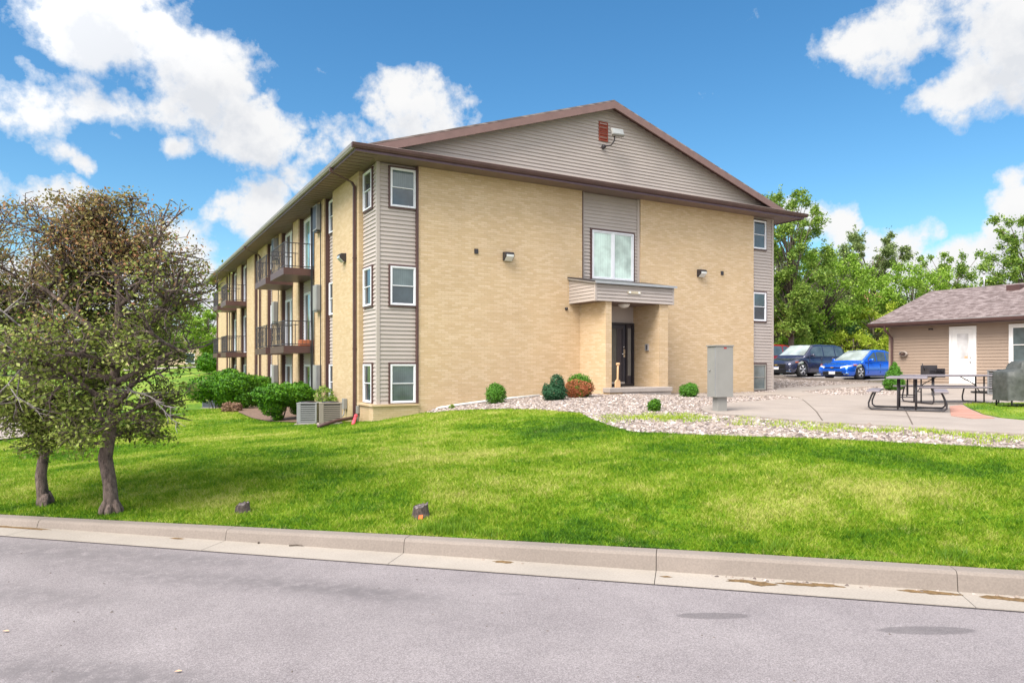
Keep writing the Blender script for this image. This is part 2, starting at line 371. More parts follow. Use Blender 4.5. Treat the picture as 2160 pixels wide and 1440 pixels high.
# dark joint filler strip (tar line) between asphalt and gutter pan
mb = MB(lambda s, n, z: (*kw(s, n), z)); mb.box(-100, 100, -.353, -.346, -.05, -.006); tag(mb.build('road_joint', M['dark']), kind='structure')
def lawnmat(name, blade=False):
    m, nt, bs = nodes(name); g = geo(nt); P = g.outputs['Position']
    flat = vmt(nt, 'MULTIPLY', P, (1, 1, .2)).outputs[0]
    n1 = noise(nt, flat, .32, 4, .6); n2 = noise(nt, flat, 2.2, 5, .65); n3 = noise(nt, flat, 14, 4, .7)
    f = mth(nt, 'ADD', mth(nt, 'MULTIPLY', n1, .95), mth(nt, 'MULTIPLY', n2, .42))
    if blade: f = mth(nt, 'ADD', mth(nt, 'ADD', f, mth(nt, 'MULTIPLY', mth(nt, 'SUBTRACT', n3, .5), .45)), mth(nt, 'MULTIPLY', mth(nt, 'SUBTRACT', g.outputs['Random Per Island'], .5), .20))
    else: f = mth(nt, 'ADD', f, mth(nt, 'MULTIPLY', mth(nt, 'SUBTRACT', n3, .5), .4))
    c = ramp(nt, f, [(.46, (.04, .115, .010)), (.57, (.085, .21, .008)), (.66, (.175, .31, .010)), (.75, (.29, .385, .03)), (.88, (.50, .50, .15))])
    # dry yellow-brown flecks
    dry = ramp(nt, mth(nt, 'ADD', mth(nt, 'MULTIPLY', noise(nt, flat, 3.3, 5, .7), .8), mth(nt, 'MULTIPLY', g.outputs['Random Per Island'] if blade else n3, .2)), [(.60, (0, 0, 0)), (.70, (1, 1, 1))])
    c = mix(nt, mth(nt, 'MULTIPLY', dry, .5), c, (.46, .41, .18))
    soil = ramp(nt, mth(nt, 'ADD', mth(nt, 'MULTIPLY', noise(nt, flat, 5.5, 6, .75), .8), mth(nt, 'MULTIPLY', n1, .2)), [(.27, (1, 1, 1)), (.36, (0, 0, 0))])
    c = mix(nt, mth(nt, 'MULTIPLY', soil, .7), c, (.10, .085, .03))
    if not blade: c = mix(nt, .35, c, (.05, .09, .01))
    nt.links.new(c, bs.inputs['Base Color']); bs.inputs['Roughness'].default_value = .6; bs.inputs['Specular IOR Level'].default_value = .2
    if blade:
        t = nd(nt, 'ShaderNodeBsdfTranslucent'); nt.links.new(c, t.inputs[0])
        ms = nd(nt, 'ShaderNodeMixShader'); ms.inputs[0].default_value = .35
        nt.links.new(bs.outputs[0], ms.inputs[1]); nt.links.new(t.outputs[0], ms.inputs[2])
        nt.links.new(ms.outputs[0], nt.nodes['Material Output'].inputs[0])
    else: bump(nt, bs, n3, .8, .04)
    return m
M['lawn'] = lawnmat('lawn_turf'); M['blade'] = lawnmat('grass_blades', True)
sp = lambda a0, n, k: [a0*(k**i-1)/(k-1) for i in range(n)]
S_ = sorted(set([round(v, 3) for v in (list(np.arange(-14, 16, .2)) + [-14-v for v in sp(.4, 26, 1.2)] + [16+v for v in sp(.4, 26, 1.2)])]))
N_ = [.19+v for v in sp(.12, 70, 1.045)]
while N_[-1] < 230: N_.append(N_[-1]*1.06)
sg, ng = np.meshgrid(S_, N_, indexing='ij')
gx = KO[0]+KT[0]*sg+KN[0]*ng; gy = KO[1]+KT[1]*sg+KN[1]*ng
gz = terr(gx.ravel(), gy.ravel())+rng.normal(0, .004, gx.size)
V = np.stack([gx.ravel(), gy.ravel(), gz], 1); a_, b_ = gx.shape
idx = np.arange(a_*b_).reshape(a_, b_)
Fc = np.stack([idx[:-1, :-1], idx[1:, :-1], idx[1:, 1:], idx[:-1, 1:]], -1).reshape(-1, 4)
tag(npmesh('lawn', V, Fc, M['lawn'], smooth=True), kind='structure')
mb = MB(); mb.add([(-1500, -1500, -1.6), (1500, -1500, -1.6), (1500, 1500, -1.6), (-1500, 1500, -1.6)], [(0, 1, 2, 3)])
tag(mb.build('ground', M['lawn'], fix=False), kind='structure')
# ------------------------------------------------------------------ draped sheets
def hp(pts): return [hit(*p)[:2] for p in pts]
def drape(name, poly, mat, off, step=.6, skirt=0, kind='structure', zf=None):
    bm = bmesh.new(); vs = [bm.verts.new((x, y, 0)) for x, y in poly]; bm.faces.new(vs)
    xs = [p[0] for p in poly]; ys = [p[1] for p in poly]
    for a0, a1, co, no in ((min(xs), max(xs), 0, (1, 0, 0)), (min(ys), max(ys), 1, (0, 1, 0))):
        v = a0+step
        while v < a1:
            p = [0, 0, 0]; p[co] = v
            bmesh.ops.bisect_plane(bm, geom=bm.verts[:]+bm.edges[:]+bm.faces[:], plane_co=p, plane_no=no); v += step
    bmesh.ops.triangulate(bm, faces=[f for f in bm.faces if len(f.verts) > 4])
    for f in bm.faces:
        f.normal_update()
        if f.normal.z < 0: f.normal_flip()
    if skirt:
        be = [e for e in bm.edges if e.is_boundary]
        r = bmesh.ops.extrude_edge_only(bm, edges=be); low = [g for g in r['geom'] if isinstance(g, bmesh.types.BMVert)]
    else: low = []
    lows = set(low)
    vv = list(bm.verts); z = terr([v.co.x for v in vv], [v.co.y for v in vv])
    for v, zz in zip(vv, z): v.co.z = zz+off-(skirt if v in lows else 0)
    me = bpy.data.meshes.new(name); bm.to_mesh(me); bm.free(); me.materials.append(mat)
    o = bpy.data.objects.new(name, me); C.objects.link(o); return tag(o, kind=kind)
lawn_edge = hp([(915, 871), (935, 868), (1040, 863), (1130, 864), (1225, 871), (1250, 884), (1290, 899), (1335, 912), (1450, 917), (1560, 921), (1700, 925), (1850, 932), (2000, 940), (2160, 948)])
bed = lawn_edge+[(17, -6), (40, -6), (40, 17.4), (28.65, 18.4), (28.65, 33), (21.8, 33), (21.8, 18.4), (7.6, 18.4)]
gravelbase = plain('rock_bed_soil', (.19, .15, .12), .9, var=.3, scale=30)
drape('rock_bed', bed, gravelbase, .012, .5)
patio_front = hp([(1478, 866), (1484, 871), (1500, 876), (1600, 884), (1700, 893), (1850, 902), (2000, 912), (2160, 922)])
patio = patio_front+[(16, -5), (26.4, -5), (26.5, 16.2)]+hp([(1900, 836), (1744, 836), (1680, 843), (1600, 849), (1540, 853), (1500, 858), (1484, 862)])
drape('patio', patio, M['concrete'], .055, .5, .12)
walk1 = hp([(1412, 836), (1400, 832), (1480, 830), (1590, 825), (1632, 822), (1760, 815), (1885, 808), (1893, 814), (1765, 821), (1680, 829), (1745, 837), (1690, 842.5), (1600, 835)])
walk1 = [(15.2, 16.3), (15.4, 17.0)]+[]
# sidewalk in front of the building leading to the car park, and the branch down to the patio
sw = [(14.9, 16.9), (14.9, 15.7), (19.2, 15.9), hit(1692, 842)[:2], hit(1752, 836)[:2], hit(1690, 828)[:2], hit(1765, 821)[:2], hit(1893, 814)[:2], hit(1893, 807)[:2], hit(1760, 814)[:2], hit(1640, 821)[:2], (20.9, 17.5), (17.5, 17.4)]
drape('sidewalk', sw, M['concrete'], .05, .5, .11)
def jointline(a, b, w=.012):
    (x0, y0), (x1, y1) = hit(*a)[:2], hit(*b)[:2]; L = math.hypot(x1-x0, y1-y0); nx, ny = -(y1-y0)/L*w, (x1-x0)/L*w
    drape('patio_joint', [(x0-nx, y0-ny), (x1-nx, y1-ny), (x1+nx, y1+ny), (x0+nx, y0+ny)], M['bark2'], .0575, .5)
jointline((1692, 846), (1722, 873)); jointline((1722, 873), (2002, 889)); jointline((1722, 873), (1735, 893)); jointline((1905, 862), (1925, 902))
lawnpatch = hp([(2031, 857), (2048, 868), (2075, 880), (2110, 887), (2160, 892)])+[(17.5, 2), (22.5, 2)]+hp([(2200, 855), (2100, 855), (2060, 855)])
drape('lawn_patch', lawnpatch, M['lawn'], .075, .4, .05)
brickstrip = hp([(2003, 862), (2029, 859.5), (2046, 869), (2072, 881), (2098, 888), (2050, 889), (2006, 883)])
drape('brick_paving', brickstrip, M['paver'], .066, .3, .02)
bedsoil = plain('mulch_soil', (.17, .11, .08), .95, var=.35, scale=12)
mulch = [(4.0, 24.8), (4.3, 23.4), (4.9, 22.2), (5.6, 21.4), (6.1, 21.3), (6.1, 52), (4.9, 52), (4.3, 30), (3.9, 27)]
drape('mulch_bed', mulch, bedsoil, .03, .5)
lotmat = plain('car_park_asphalt', (.32, .30, .30), .9, var=.15, scale=6)
lot = [(28.7, 33), (28.7, 19.0), (29.6, 18.2), (45, 17.6), (60, 20), (60, 60), (22.3, 60), (22.3, 33)]
drape('car_park', lot, lotmat, .03, 1.0)
kb = MB()
lk = [(28.7, 33), (28.7, 19.0), (29.6, 18.2), (36, 17.9)]
for (xa, ya), (xb, yb) in zip(lk[:-1], lk[1:]):
    L = math.hypot(xb-xa, yb-ya); k = int(L/.8)+1; nx, ny = -(yb-ya)/L*.075, (xb-xa)/L*.075
    for i in range(k):
        p0 = (xa+(xb-xa)*i/k, ya+(yb-ya)*i/k); p1 = (xa+(xb-xa)*(i+1)/k, ya+(yb-ya)*(i+1)/k)
        z0, z1 = th(*p0), th(*p1)
        kb.add([(p0[0]-nx, p0[1]-ny, z0-.1), (p1[0]-nx, p1[1]-ny, z1-.1), (p1[0]+nx, p1[1]+ny, z1-.1), (p0[0]+nx, p0[1]+ny, z0-.1),
                (p0[0]-nx, p0[1]-ny, z0+.12), (p1[0]-nx, p1[1]-ny, z1+.12), (p1[0]+nx, p1[1]+ny, z1+.12), (p0[0]+nx, p0[1]+ny, z0+.12)],
               [(0, 3, 2, 1), (4, 5, 6, 7), (0, 1, 5, 4), (1, 2, 6, 5), (2, 3, 7, 6), (3, 0, 4, 7)])
tag(kb.build('car_park_kerb', M['kerb']), kind='structure')
farpath = [W(395, 66), W(455, 66), W(470, 70), W(300, 72), W(200, 70), W(200, 67)]
drape('path', farpath, M['concrete'], .05, 2)
drive = [W(-300, 20), W(-60, 18.5), W(60, 19.5), W(165, 23), W(165, 30), W(-300, 32)]
drape('driveway', drive, M['concrete'], .05, 1)
def inpoly(x, y, poly):
    r = np.zeros(len(x), bool); n = len(poly)
    for i in range(n):
        x0, y0 = poly[i]; x1, y1 = poly[(i+1) % n]
        if y0 == y1: continue
        c = ((y0 > y) != (y1 > y)) & (x < (x1-x0)*(y-y0)/(y1-y0)+x0); r ^= c
    return r
def sil(x, y, m=0):  # camera column of a ground point
    d = x*FV[0]+y*FV[1]; l = x*RV[0]+y*RV[1]; return 1080+l/np.maximum(d, .1)*FOC, d
def scatter(n, x0, x1, y0, y1, keep):
    x = rng.uniform(x0, x1, n); y = rng.uniform(y0, y1, n); k = keep(x, y); return x[k], y[k]
# ------------------------------------------------------------------ grass
def blades(x, y, z, h, w, lean):
    n = len(x); a = rng.uniform(0, 2*np.pi, n); b = rng.uniform(0, 2*np.pi, n)
    hh = h*rng.uniform(.55, 1.25, n); l = lean*hh*rng.uniform(.1, 1.2, n)
    dx, dy = np.cos(a)*w/2, np.sin(a)*w/2
    V = np.empty((n, 3, 3), np.float32)
    V[:, 0] = np.stack([x-dx, y-dy, z-.01], 1); V[:, 1] = np.stack([x+dx, y+dy, z-.01], 1)
    V[:, 2] = np.stack([x+np.cos(b)*l, y+np.sin(b)*l, z+hh], 1)
    return V.reshape(-1, 3), np.arange(3*n).reshape(-1, 3)
bld_foot = [(6.0, 18.2), (22, 18.2), (22, 52), (6.0, 52)]
def lawn_ok(x, y):
    k = ~inpoly(x, y, bed) & ~inpoly(x, y, bld_foot) & ~inpoly(x, y, mulch) & ~inpoly(x, y, drive)
    return k
NB = 620000
# sample uniformly in view fan with density falling with distance
u = rng.random(NB*2); d = 4.6*(30/4.6)**(u**1.25); px = rng.uniform(-160, 2320, NB*2)
x = (px-1080)/FOC*d*RV[0]+d*FV[0]; y = (px-1080)/FOC*d*RV[1]+d*FV[1]
nn = (x-KO[0])*KN[0]+(y-KO[1])*KN[1]
k = (nn > .175) & lawn_ok(x, y); x, y, d = x[k][:NB], y[k][:NB], d[k][:NB]
tuft = .5+.5*np.sin(x*2.1+np.sin(y*1.7)*2)*np.sin(y*2.6+np.sin(x*1.9)*2)
nn = (x-KO[0])*KN[0]+(y-KO[1])*KN[1]
h = .022+.016*tuft+rng.gamma(1.2, .005, len(x)); h = np.where(nn < .28, h*.7, h)
V, Fc = blades(x, y, terr(x, y), h, .005+.0011*d, 1.5)
tag(npmesh('grass', V, Fc, M['blade']), 'mown green lawn grass sloping between the kerb and the rock bed', 'grass', kind='stuff')
# taller clumps by the kerb, the patch by the grill
cx, cy = [], []
for px, yy, n in ((905, 1120, 500), (935, 1126, 500), (975, 1120, 400), (1640, 1160, 300), (2010, 1180, 400), (1030, 1130, 250), (960, 1105, 300)):
    X, Y, _ = hit(px, yy); cx.append(rng.normal(X, .09, n)); cy.append(rng.normal(Y, .06, n))
cx = np.concatenate(cx); cy = np.concatenate(cy)
k = ((cx-KO[0])*KN[0]+(cy-KO[1])*KN[1]) > .2; cx, cy = cx[k], cy[k]
V1, F1 = blades(cx, cy, terr(cx, cy), .075, .008, .8)
px_, py_ = scatter(26000, 15, 24, 1, 12, lambda a, b: inpoly(a, b, lawnpatch))
V2, F2 = blades(px_, py_, terr(px_, py_)+.075, .035, .016, .8)
tag(npmesh('weed_clumps', V1, F1, leafmat('clover', [(.05, .13, .008), (.10, .22, .008), (.2, .33, .02)])), 'taller clover and weed clumps just behind the kerb', 'weeds', kind='stuff')
tag(npmesh('grass_patch', V2, F2, M['blade']), 'small mown grass patch beside the patio bricks and covered grill', 'grass', kind='stuff')
# weeds growing in the rock bed
wx, wy = [], []
for _ in range(190):
    px = rng.uniform(1270, 1480) if rng.random() < .4 else rng.uniform(1400, 2150)
    yc = np.interp(px, [1270, 1400, 1500, 1700, 1900, 2150], [884, 884, 884, 902, 913, 932])
    X, Y, _z = hit(px, yc+rng.normal(0, 4.5)); n = int(rng.integers(6, 60)); wx.append(rng.normal(X, .1, n)); wy.append(rng.normal(Y, .1, n))
wx = np.concatenate(wx); wy = np.concatenate(wy); k = inpoly(wx, wy, bed) & ~inpoly(wx, wy, patio); wx, wy = wx[k], wy[k]
V3, F3 = blades(wx, wy, terr(wx, wy)+.01, .07, .02, 1.0)
tag(npmesh('bed_weeds', V3, F3, leafmat('bed_weed', [(.12, .25, .02), (.28, .42, .03), (.45, .5, .06)])), 'yellow-green weeds sprouting through the stones along the patio edge', 'weeds', kind='stuff')
# ------------------------------------------------------------------ stones
def stones(x, y, z, r, mat, name):
    base = np.array([(1, 0, 0), (.5, .87, 0), (-.5, .87, 0), (-1, 0, 0), (-.5, -.87, 0), (.5, -.87, 0), (.45, .2, .75), (-.2, .45, .75), (-.3, -.4, .7)], float)
    Ft = np.array([(0, 1, 6), (1, 2, 7), (1, 7, 6), (2, 3, 7), (3, 4, 8), (3, 8, 7), (4, 5, 8), (5, 0, 6), (5, 6, 8), (6, 7, 8)])
    n = len(x); B = base[None]*(1+rng.normal(0, .14, (n, 9, 3)))
    a = rng.uniform(0, 2*np.pi, n); ca, sa = np.cos(a)[:, None], np.sin(a)[:, None]
    sx = r*rng.uniform(.8, 1.3, n); sy = r*rng.uniform(.6, 1, n); sz = r*rng.uniform(.5, 1, n)
    X = B[:, :, 0]*sx[:, None]; Y = B[:, :, 1]*sy[:, None]
    V = np.stack([x[:, None]+X*ca-Y*sa, y[:, None]+X*sa+Y*ca, z[:, None]+B[:, :, 2]*sz[:, None]], -1).reshape(-1, 3)
    F = (Ft[None]+9*np.arange(n)[:, None, None]).reshape(-1, 3)
    return npmesh(name, V, F, mat)
def stonemat():
    m, nt, bs = nodes('river_stones'); g = geo(nt); f = g.outputs['Random Per Island']
    c = ramp(nt, f, [(.0, (.09, .07, .066)), (.25, (.20, .165, .14)), (.5, (.31, .25, .21)), (.7, (.30, .265, .26)), (.88, (.42, .36, .32)), (1, (.62, .57, .55))])
    c = mix(nt, 1, c, ramp(nt, noise(nt, g.outputs['Position'], 35, 4), [(.3, (.8, .78, .77)), (.7, (1.12, 1.1, 1.1))]), 'MULTIPLY')
    nt.links.new(c, bs.inputs['Base Color']); bs.inputs['Roughness'].default_value = .8; return m
M['stones'] = stonemat()
def bed_ok(x, y):
    p, dd = sil(x, y)
    return inpoly(x, y, bed) & ~inpoly(x, y, patio) & ~inpoly(x, y, sw) & ~inpoly(x, y, lot) & (p > 880) & (p < 2250) & (dd > 5) & ~((x > 26.4) & (y < 17))
x1_, y1_ = scatter(300000, 7, 24, 2, 19, bed_ok)
n1_ = x1_.size
x2_, y2_ = scatter(60000, 19, 30, 14, 30, bed_ok)
xs_ = np.concatenate([x1_, x2_]); ys_ = np.concatenate([y1_, y2_])
r = rng.gamma(4, .0047, len(xs_))+.010
tag(stones(xs_, ys_, terr(xs_, ys_)+.012, r, M['stones'], 'river_rock'), 'pale pink and grey river stones filling the bed around the patio', 'stones', kind='stuff')
# a little debris in the gutter
dx, dy = [], []
deb = MB()
for px, y, w_, h_ in ((1568, 1224, .16, .035), (1610, 1229, .12, .04), (1690, 1231, .2, .03), (1735, 1232, .12, .03), (1745, 1234, .12, .02), (1925, 1245, .1, .03), (1968, 1247, .18, .035), (2000, 1251, .1, .02), (2105, 1259, .14, .04), (2150, 1263, .12, .035), (1405, 1215, .05, .012), (1068, 1180, .11, .03), (400, 1126, .1, .02), (60, 1108, .5, .03), (30, 1106, .2, .02)):
    d = 1480*1.745/(y-769); X, Y = W(px, d)
    v = np.array([X, Y])-KO; s, n = v@KT, v@KN; n = min(n, -.02-h_)
    ring = [(s+w_*math.cos(t)*random.uniform(.6, 1.2), n-h_*.3+h_*1.5*math.sin(t)*random.uniform(.5, 1.2)) for t in np.linspace(0, 2*np.pi, 15)[:-1]]
    b = [(*kw(*p), .0045) for p in ring]+[(*kw(s+random.uniform(-.02, .02), n), .012)]
    deb.add(b, [(i, (i+1) % 14, 14) for i in range(14)])
tag(deb.build('gutter_silt', plain('silt', (.14, .085, .035), .95, var=.4, scale=30), fix=False), 'brown silt patches washed up along the kerb', 'silt', kind='stuff')
sx_, sy_ = [], []
for px, y, k in ((1590, 1226, 8), (1625, 1225, 3), (1660, 1228, 5), (1710, 1231, 6), (1745, 1233, 4), (1800, 1233, 2), (1960, 1243, 4), (1945, 1248, 3), (2145, 1262, 6), (2115, 1259, 3), (1515, 1221, 3), (1078, 1180, 2)):
    d = 1480*1.745/(y-769); X, Y = W(px, d)
    for _ in range(k):
        v = np.array([X, Y])-KO; s, n = v@KT+random.gauss(0, .1), -.025-abs(random.gauss(0, .03)); p = kw(s, n); sx_.append(p[0]); sy_.append(p[1])
tag(stones(np.array(sx_), np.array(sy_), np.full(len(sx_), .004), rng.uniform(.008, .02, len(sx_)), M['stones'], 'gutter_pebbles'), 'small washed pebbles lying in the gutter at the right', 'pebbles', kind='stuff')
gx_, gy_ = scatter(260, -2, 7, 0, 8, lambda a, b: ((a-KO[0])*KN[0]+(b-KO[1])*KN[1]) < -.4)
tag(stones(gx_, gy_, np.full(len(gx_), -.012), rng.uniform(.003, .010, len(gx_)), plain('road_grit', (.12, .10, .09), .9, var=.5, scale=40), 'road_grit'), 'loose dark grit scattered over the asphalt', 'grit', kind='stuff')
def twig(px, y, L, ang, name, label):
    X, Y, z = (*W(px, 1480*1.745/(y-769)), .012)
    t = MB(); q = Vector((X, Y, z)); a = ang; pts = [q]
    for i in range(4):
        a += random.uniform(-.3, .3); pts.append(pts[-1]+Vector((math.cos(a), math.sin(a), .04 if i < 2 else -.02))*L/4)
    t.tube(pts, [.008, .007, .006, .004, .003], 6); tag(t.build(name, M['bark2']), label, 'twig')
twig(545, 1146, .16, R_(80), 'twig', 'short dark twig leaning on the kerb face at the left')
twig(610, 1151, .15, R_(-40), 'twig', 'thin brown twig lying flat in the gutter')
def leaf_litter(px, y, d=None, label='', col='tan', z=None):
    X, Y = W(px, d if d else 1480*1.76/(y-769)); m = MB(); a = random.uniform(0, 6)
    pts = [(.0, 0, .004), (.02, .012, .01), (.045, .0, .006), (.02, -.013, .009)]
    m.add([(X+p[0]*math.cos(a)-p[1]*math.sin(a), Y+p[0]*math.sin(a)+p[1]*math.cos(a), p[2]-.008) for p in pts], [(0, 1, 2, 3)])
    tag(m.build('fallen_leaf', M[col], fix=False), label, 'leaf')
leaf_litter(385, 1416, label='lone tan leaf on the asphalt in the near left')
leaf_litter(20, 1332, label='pale leaf on the asphalt at the left edge')
# ------------------------------------------------------------------ apartment building
B = thing('apartment_building', 'three-storey cream brick apartment block with beige siding bays and brown eaves', 'building', (14, 18.4, 0))
YF = 18.40; XL = 6.20
Tf = lambda a, b, z: (a, YF-b, z)          # front: a = X, b = outward
Ts = lambda a, b, z: (XL-b, a, z)          # left side: a = Y
def siding(mb, a0, a1, z0, z1, b=0.0, c=.1125, xr=None, d=.03):
    z = z0
    while z < z1-1e-4:
        t = min(z+c, z1)
        l0, r0 = xr(z) if xr else (a0, a1); l1, r1 = xr(t) if xr else (a0, a1)
        if r0 > l0:
            if r1 < l1: l1 = r1 = (l1+r1)/2
            mb.add([(l0, b+d, z), (r0, b+d, z), (r0, b+d*.8, z+.25*c), (l0, b+d*.8, z+.25*c)], [(0, 1, 2, 3)]) if not xr else None
            if xr: mb.add([(l0, b+d, z), (r0, b+d, z), (r1, b+.002, t), (l1, b+.002, t), (r0, b-.002, z), (l0, b-.002, z)], [(0, 1, 2, 3), (0, 5, 4, 1)])
            else: mb.add([(l0, b+d*.8, z+.25*c), (r0, b+d*.8, z+.25*c), (r1, b+.002, t), (l1, b+.002, t), (l0, b+d, z), (r0, b+d, z), (r0, b-.002, z), (l0, b-.002, z)], [(0, 1, 2, 3), (4, 7, 6, 5)])
        z = t
def frame(mb, a0, a1, z0, z1, w, b0, b1):
    mb.box(a0, a1, b0, b1, z0, z0+w); mb.box(a0, a1, b0, b1, z1-w, z1)
    mb.box(a0, a0+w, b0, b1, z0+w, z1-w); mb.box(a1-w, a1, b0, b1, z0+w, z1-w)
def window(T, a0, a1, z0, z1, parent, b=.02, trim=.05, glass='glass', fm='white', style='hung', trimmat='brown', lab=None, blind=None):
    w = MB(T); frame(w, a0, a1, z0, z1, .036, b-.02, b+.055)
    win = w.build('window', M[fm], parent)
    if lab: win['label'] = lab
    if trim:
        t = MB(T); frame(t, a0-trim, a1+trim, z0-trim, z1+trim, trim-.002, b-.02, b+.04); t.build('trim', M[trimmat], win)
    s = MB(T); zm = (z0+z1)/2; am = (a0+a1)/2
    g = MB(T)
    if style == 'hung':
        frame(s, a0+.036, a1-.036, z0+.036, zm+.015, .022, b, b+.026); frame(s, a0+.036, a1-.036, zm-.008, z1-.036, .022, b+.01, b+.042)
        g.box(a0+.05, a1-.05, b-.004, b+.014, z0+.05, zm); g2 = MB(T); g2.box(a0+.05, a1-.05, b+.002, b+.024, zm+.006, z1-.05)
        g.build('lower_pane', M[glass], win); g2.build('upper_pane', M[blind or glass], win)
    else:
        s.box(am-.045, am+.045, b, b+.045, z0+.045, z1-.045); frame(s, a0+.045, am-.045, z0+.045, z1-.045, .03, b, b+.035); frame(s, am+.045, a1-.045, z0+.045, z1-.045, .03, b, b+.03)
        g.box(a0+.05, am-.02, b-.006, b+.016, z0+.05, z1-.05); g2 = MB(T); g2.box(am+.02, a1-.05, b-.006, b+.012, z0+.05, z1-.05)
        g.build('left_pane', M[glass], win); g2.build('right_pane', M[blind or glass], win)
    s.build('sash', M[fm], win)
    return win
# core and brick walls
core = MB(); core.box(6.32, 21.68, 18.62, 51.1, -1.2, 7.26); core.build('inner_wall', M['soffit'], B)
w = MB()
w.box(7.35, 12.93, 18.30, 18.62, -1, 7.27)         # front left panel
w.box(15.30, 20.69, 18.30, 18.62, -1, 7.27)
w.box(12.93, 15.30, 18.42, 18.60, 3.3, 7.2)
w.box(6.04, 7.352, 18.27, 18.62, -1, .62)          # plinth under the corner windows
w.box(20.69, 21.82, 18.36, 18.62, -1, .72)
w.build('brick_wall', M['brick'], B)
boxes('porch_wall', M['brick'], B, [(12.84, 13.06, 16.97, 18.30, .3, 3.66), (14.94, 15.30, 16.97, 18.30, .3, 3.66)])
w = MB()
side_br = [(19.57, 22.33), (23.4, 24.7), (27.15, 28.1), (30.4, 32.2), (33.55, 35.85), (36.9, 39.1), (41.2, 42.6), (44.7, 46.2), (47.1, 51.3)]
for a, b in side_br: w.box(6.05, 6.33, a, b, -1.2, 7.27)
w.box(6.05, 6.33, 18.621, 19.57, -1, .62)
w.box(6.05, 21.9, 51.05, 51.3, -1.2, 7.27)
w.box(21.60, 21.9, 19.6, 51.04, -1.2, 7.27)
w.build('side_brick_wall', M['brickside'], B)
# ledge
w = MB(); w.box(5.99, 7.349, 18.22, 18.39, .622, .672); w.box(5.99, 6.19, 18.391, 19.57, .622, .672); w.build('brick_ledge', M['brick'], B)
# siding panels (real lap boards)
def panel(T, a0, a1, z0, z1, name='siding_panel', **k):
    s = MB(T); siding(s, a0, a1, z0, z1, **k); return s.build(name, M['siding'], B, fix=False)
panel(Tf, 6.23, 7.348, .675, 7.26); panel(Tf, 20.692, 21.77, .725, 7.26)
boxes('sheathing', M['siding'], B, [(20.7, 21.76, 18.41, 18.6, .72, 7.26), (6.27, 7.34, 18.41, 18.6, .67, 7.26), (6.21, 6.265, 18.5, 19.55, .67, 7.26)])
panel(Tf, 12.98, 15.25, 4.35, 7.26)
panel(Ts, 18.44, 19.568, .675, 7.26)
for a, b in [(22.33, 23.4), (24.7, 27.15), (28.1, 30.4), (32.2, 33.55), (35.85, 36.9), (39.1, 41.2), (42.6, 44.7), (46.2, 47.1)]:
    panel(Ts, a+.002, b-.002, -.6, 7.26, b=-.06)
# corner boards
boxes('corner_board', M['siding'], B, [(6.17, 6.26, 18.36, 18.44, .675, 7.265), (21.75, 21.84, 18.355, 18.45, .725, 7.265), (12.95, 13.03, 18.352, 18.42, 4.3, 7.265), (15.2, 15.298, 18.352, 18.42, 4.3, 7.265)])
bs_ = [(7.3, 7.352, 18.27, 18.42, .674, 7.263), (12.915, 12.949, 18.285, 18.42, 3.7, 7.263), (6.08, 6.2, 22.331, 22.36, -.6, 7.262)]
for a, b in side_br[1:]: bs_ += [(6.03, 6.12, b, b+.035, -.6, 7.262), (6.10, 6.3, a-.03, a-.001, -.6, 7.262)]
boxes('edge_trim', M['brown'], B, bs_)
# front windows
lab = ['lowest window', 'middle window', 'top window']
Z3 = [(.70, 1.765), (3.39, 4.455), (6.09, 7.15)]
for i, (z0, z1) in enumerate(Z3):
    window(Tf, 6.56, 7.29, z0, z1, B, lab='white double-hung corner window, '+['lowest', 'middle', 'topmost'][i]+' of the front left column', glass=['glasscurtain', 'glass', 'glass'][i], blind='glasscurtain' if i else None)
    window(Ts, 18.72, 19.44, z0, z1, B, lab='white corner window facing the side lawn, '+['lowest', 'middle', 'topmost'][i]+' of its column')
for i, (z0, z1) in enumerate([(.80, 1.765), (3.39, 4.455), (6.09, 7.15)]):
    window(Tf, 20.71, 21.4, z0, z1, B, fm='grey' if i == 0 else 'white', lab='right corner window, '+['lowest, with grey frame', 'middle', 'topmost'][i], glass='glass' if i else 'glasscurtain')
for (z0, z1) in ((1.80, 3.36), (4.49, 6.06)): pass
window(Tf, 13.34, 15.02, 4.52, 6.08, B, style='slide', glass='glassblind', trim=.06, lab='wide two-pane stair window above the entrance canopy')
w = MB(Tf); w.box(13.28, 15.08, .02, .10, 4.40, 4.455); w.build('window_sill', M['brown'], B)
for a, b in [(22.33, 23.4), (32.2, 33.55), (35.85, 36.9), (46.2, 47.1)]:
    m_ = (a+b)/2
    for z0, z1 in Z3: window(Ts, m_-.4, m_+.4, z0 if z0 > 1 else .6, z1, B, b=-.03, trim=.03)
gi = 0
for a, b in [(24.7, 27.15), (28.1, 30.4), (39.1, 41.2), (42.6, 44.7)]:
    for fz in (-.3, 2.36, 5.06):
        g1, g2 = [('glassgreen', 'glassdark'), ('glassblind', 'glassdark'), ('glassdark', 'glassgreen'), ('glassblind', 'glassdark')][gi % 4]; gi += 1
        m_ = (a+b)/2
        wd = window(Ts, m_-.9, m_+.9, fz+.04, fz+2.06, B, b=-.04, trim=0, style='slide', glass=g1, blind=g2); wd.name = 'sliding_door'
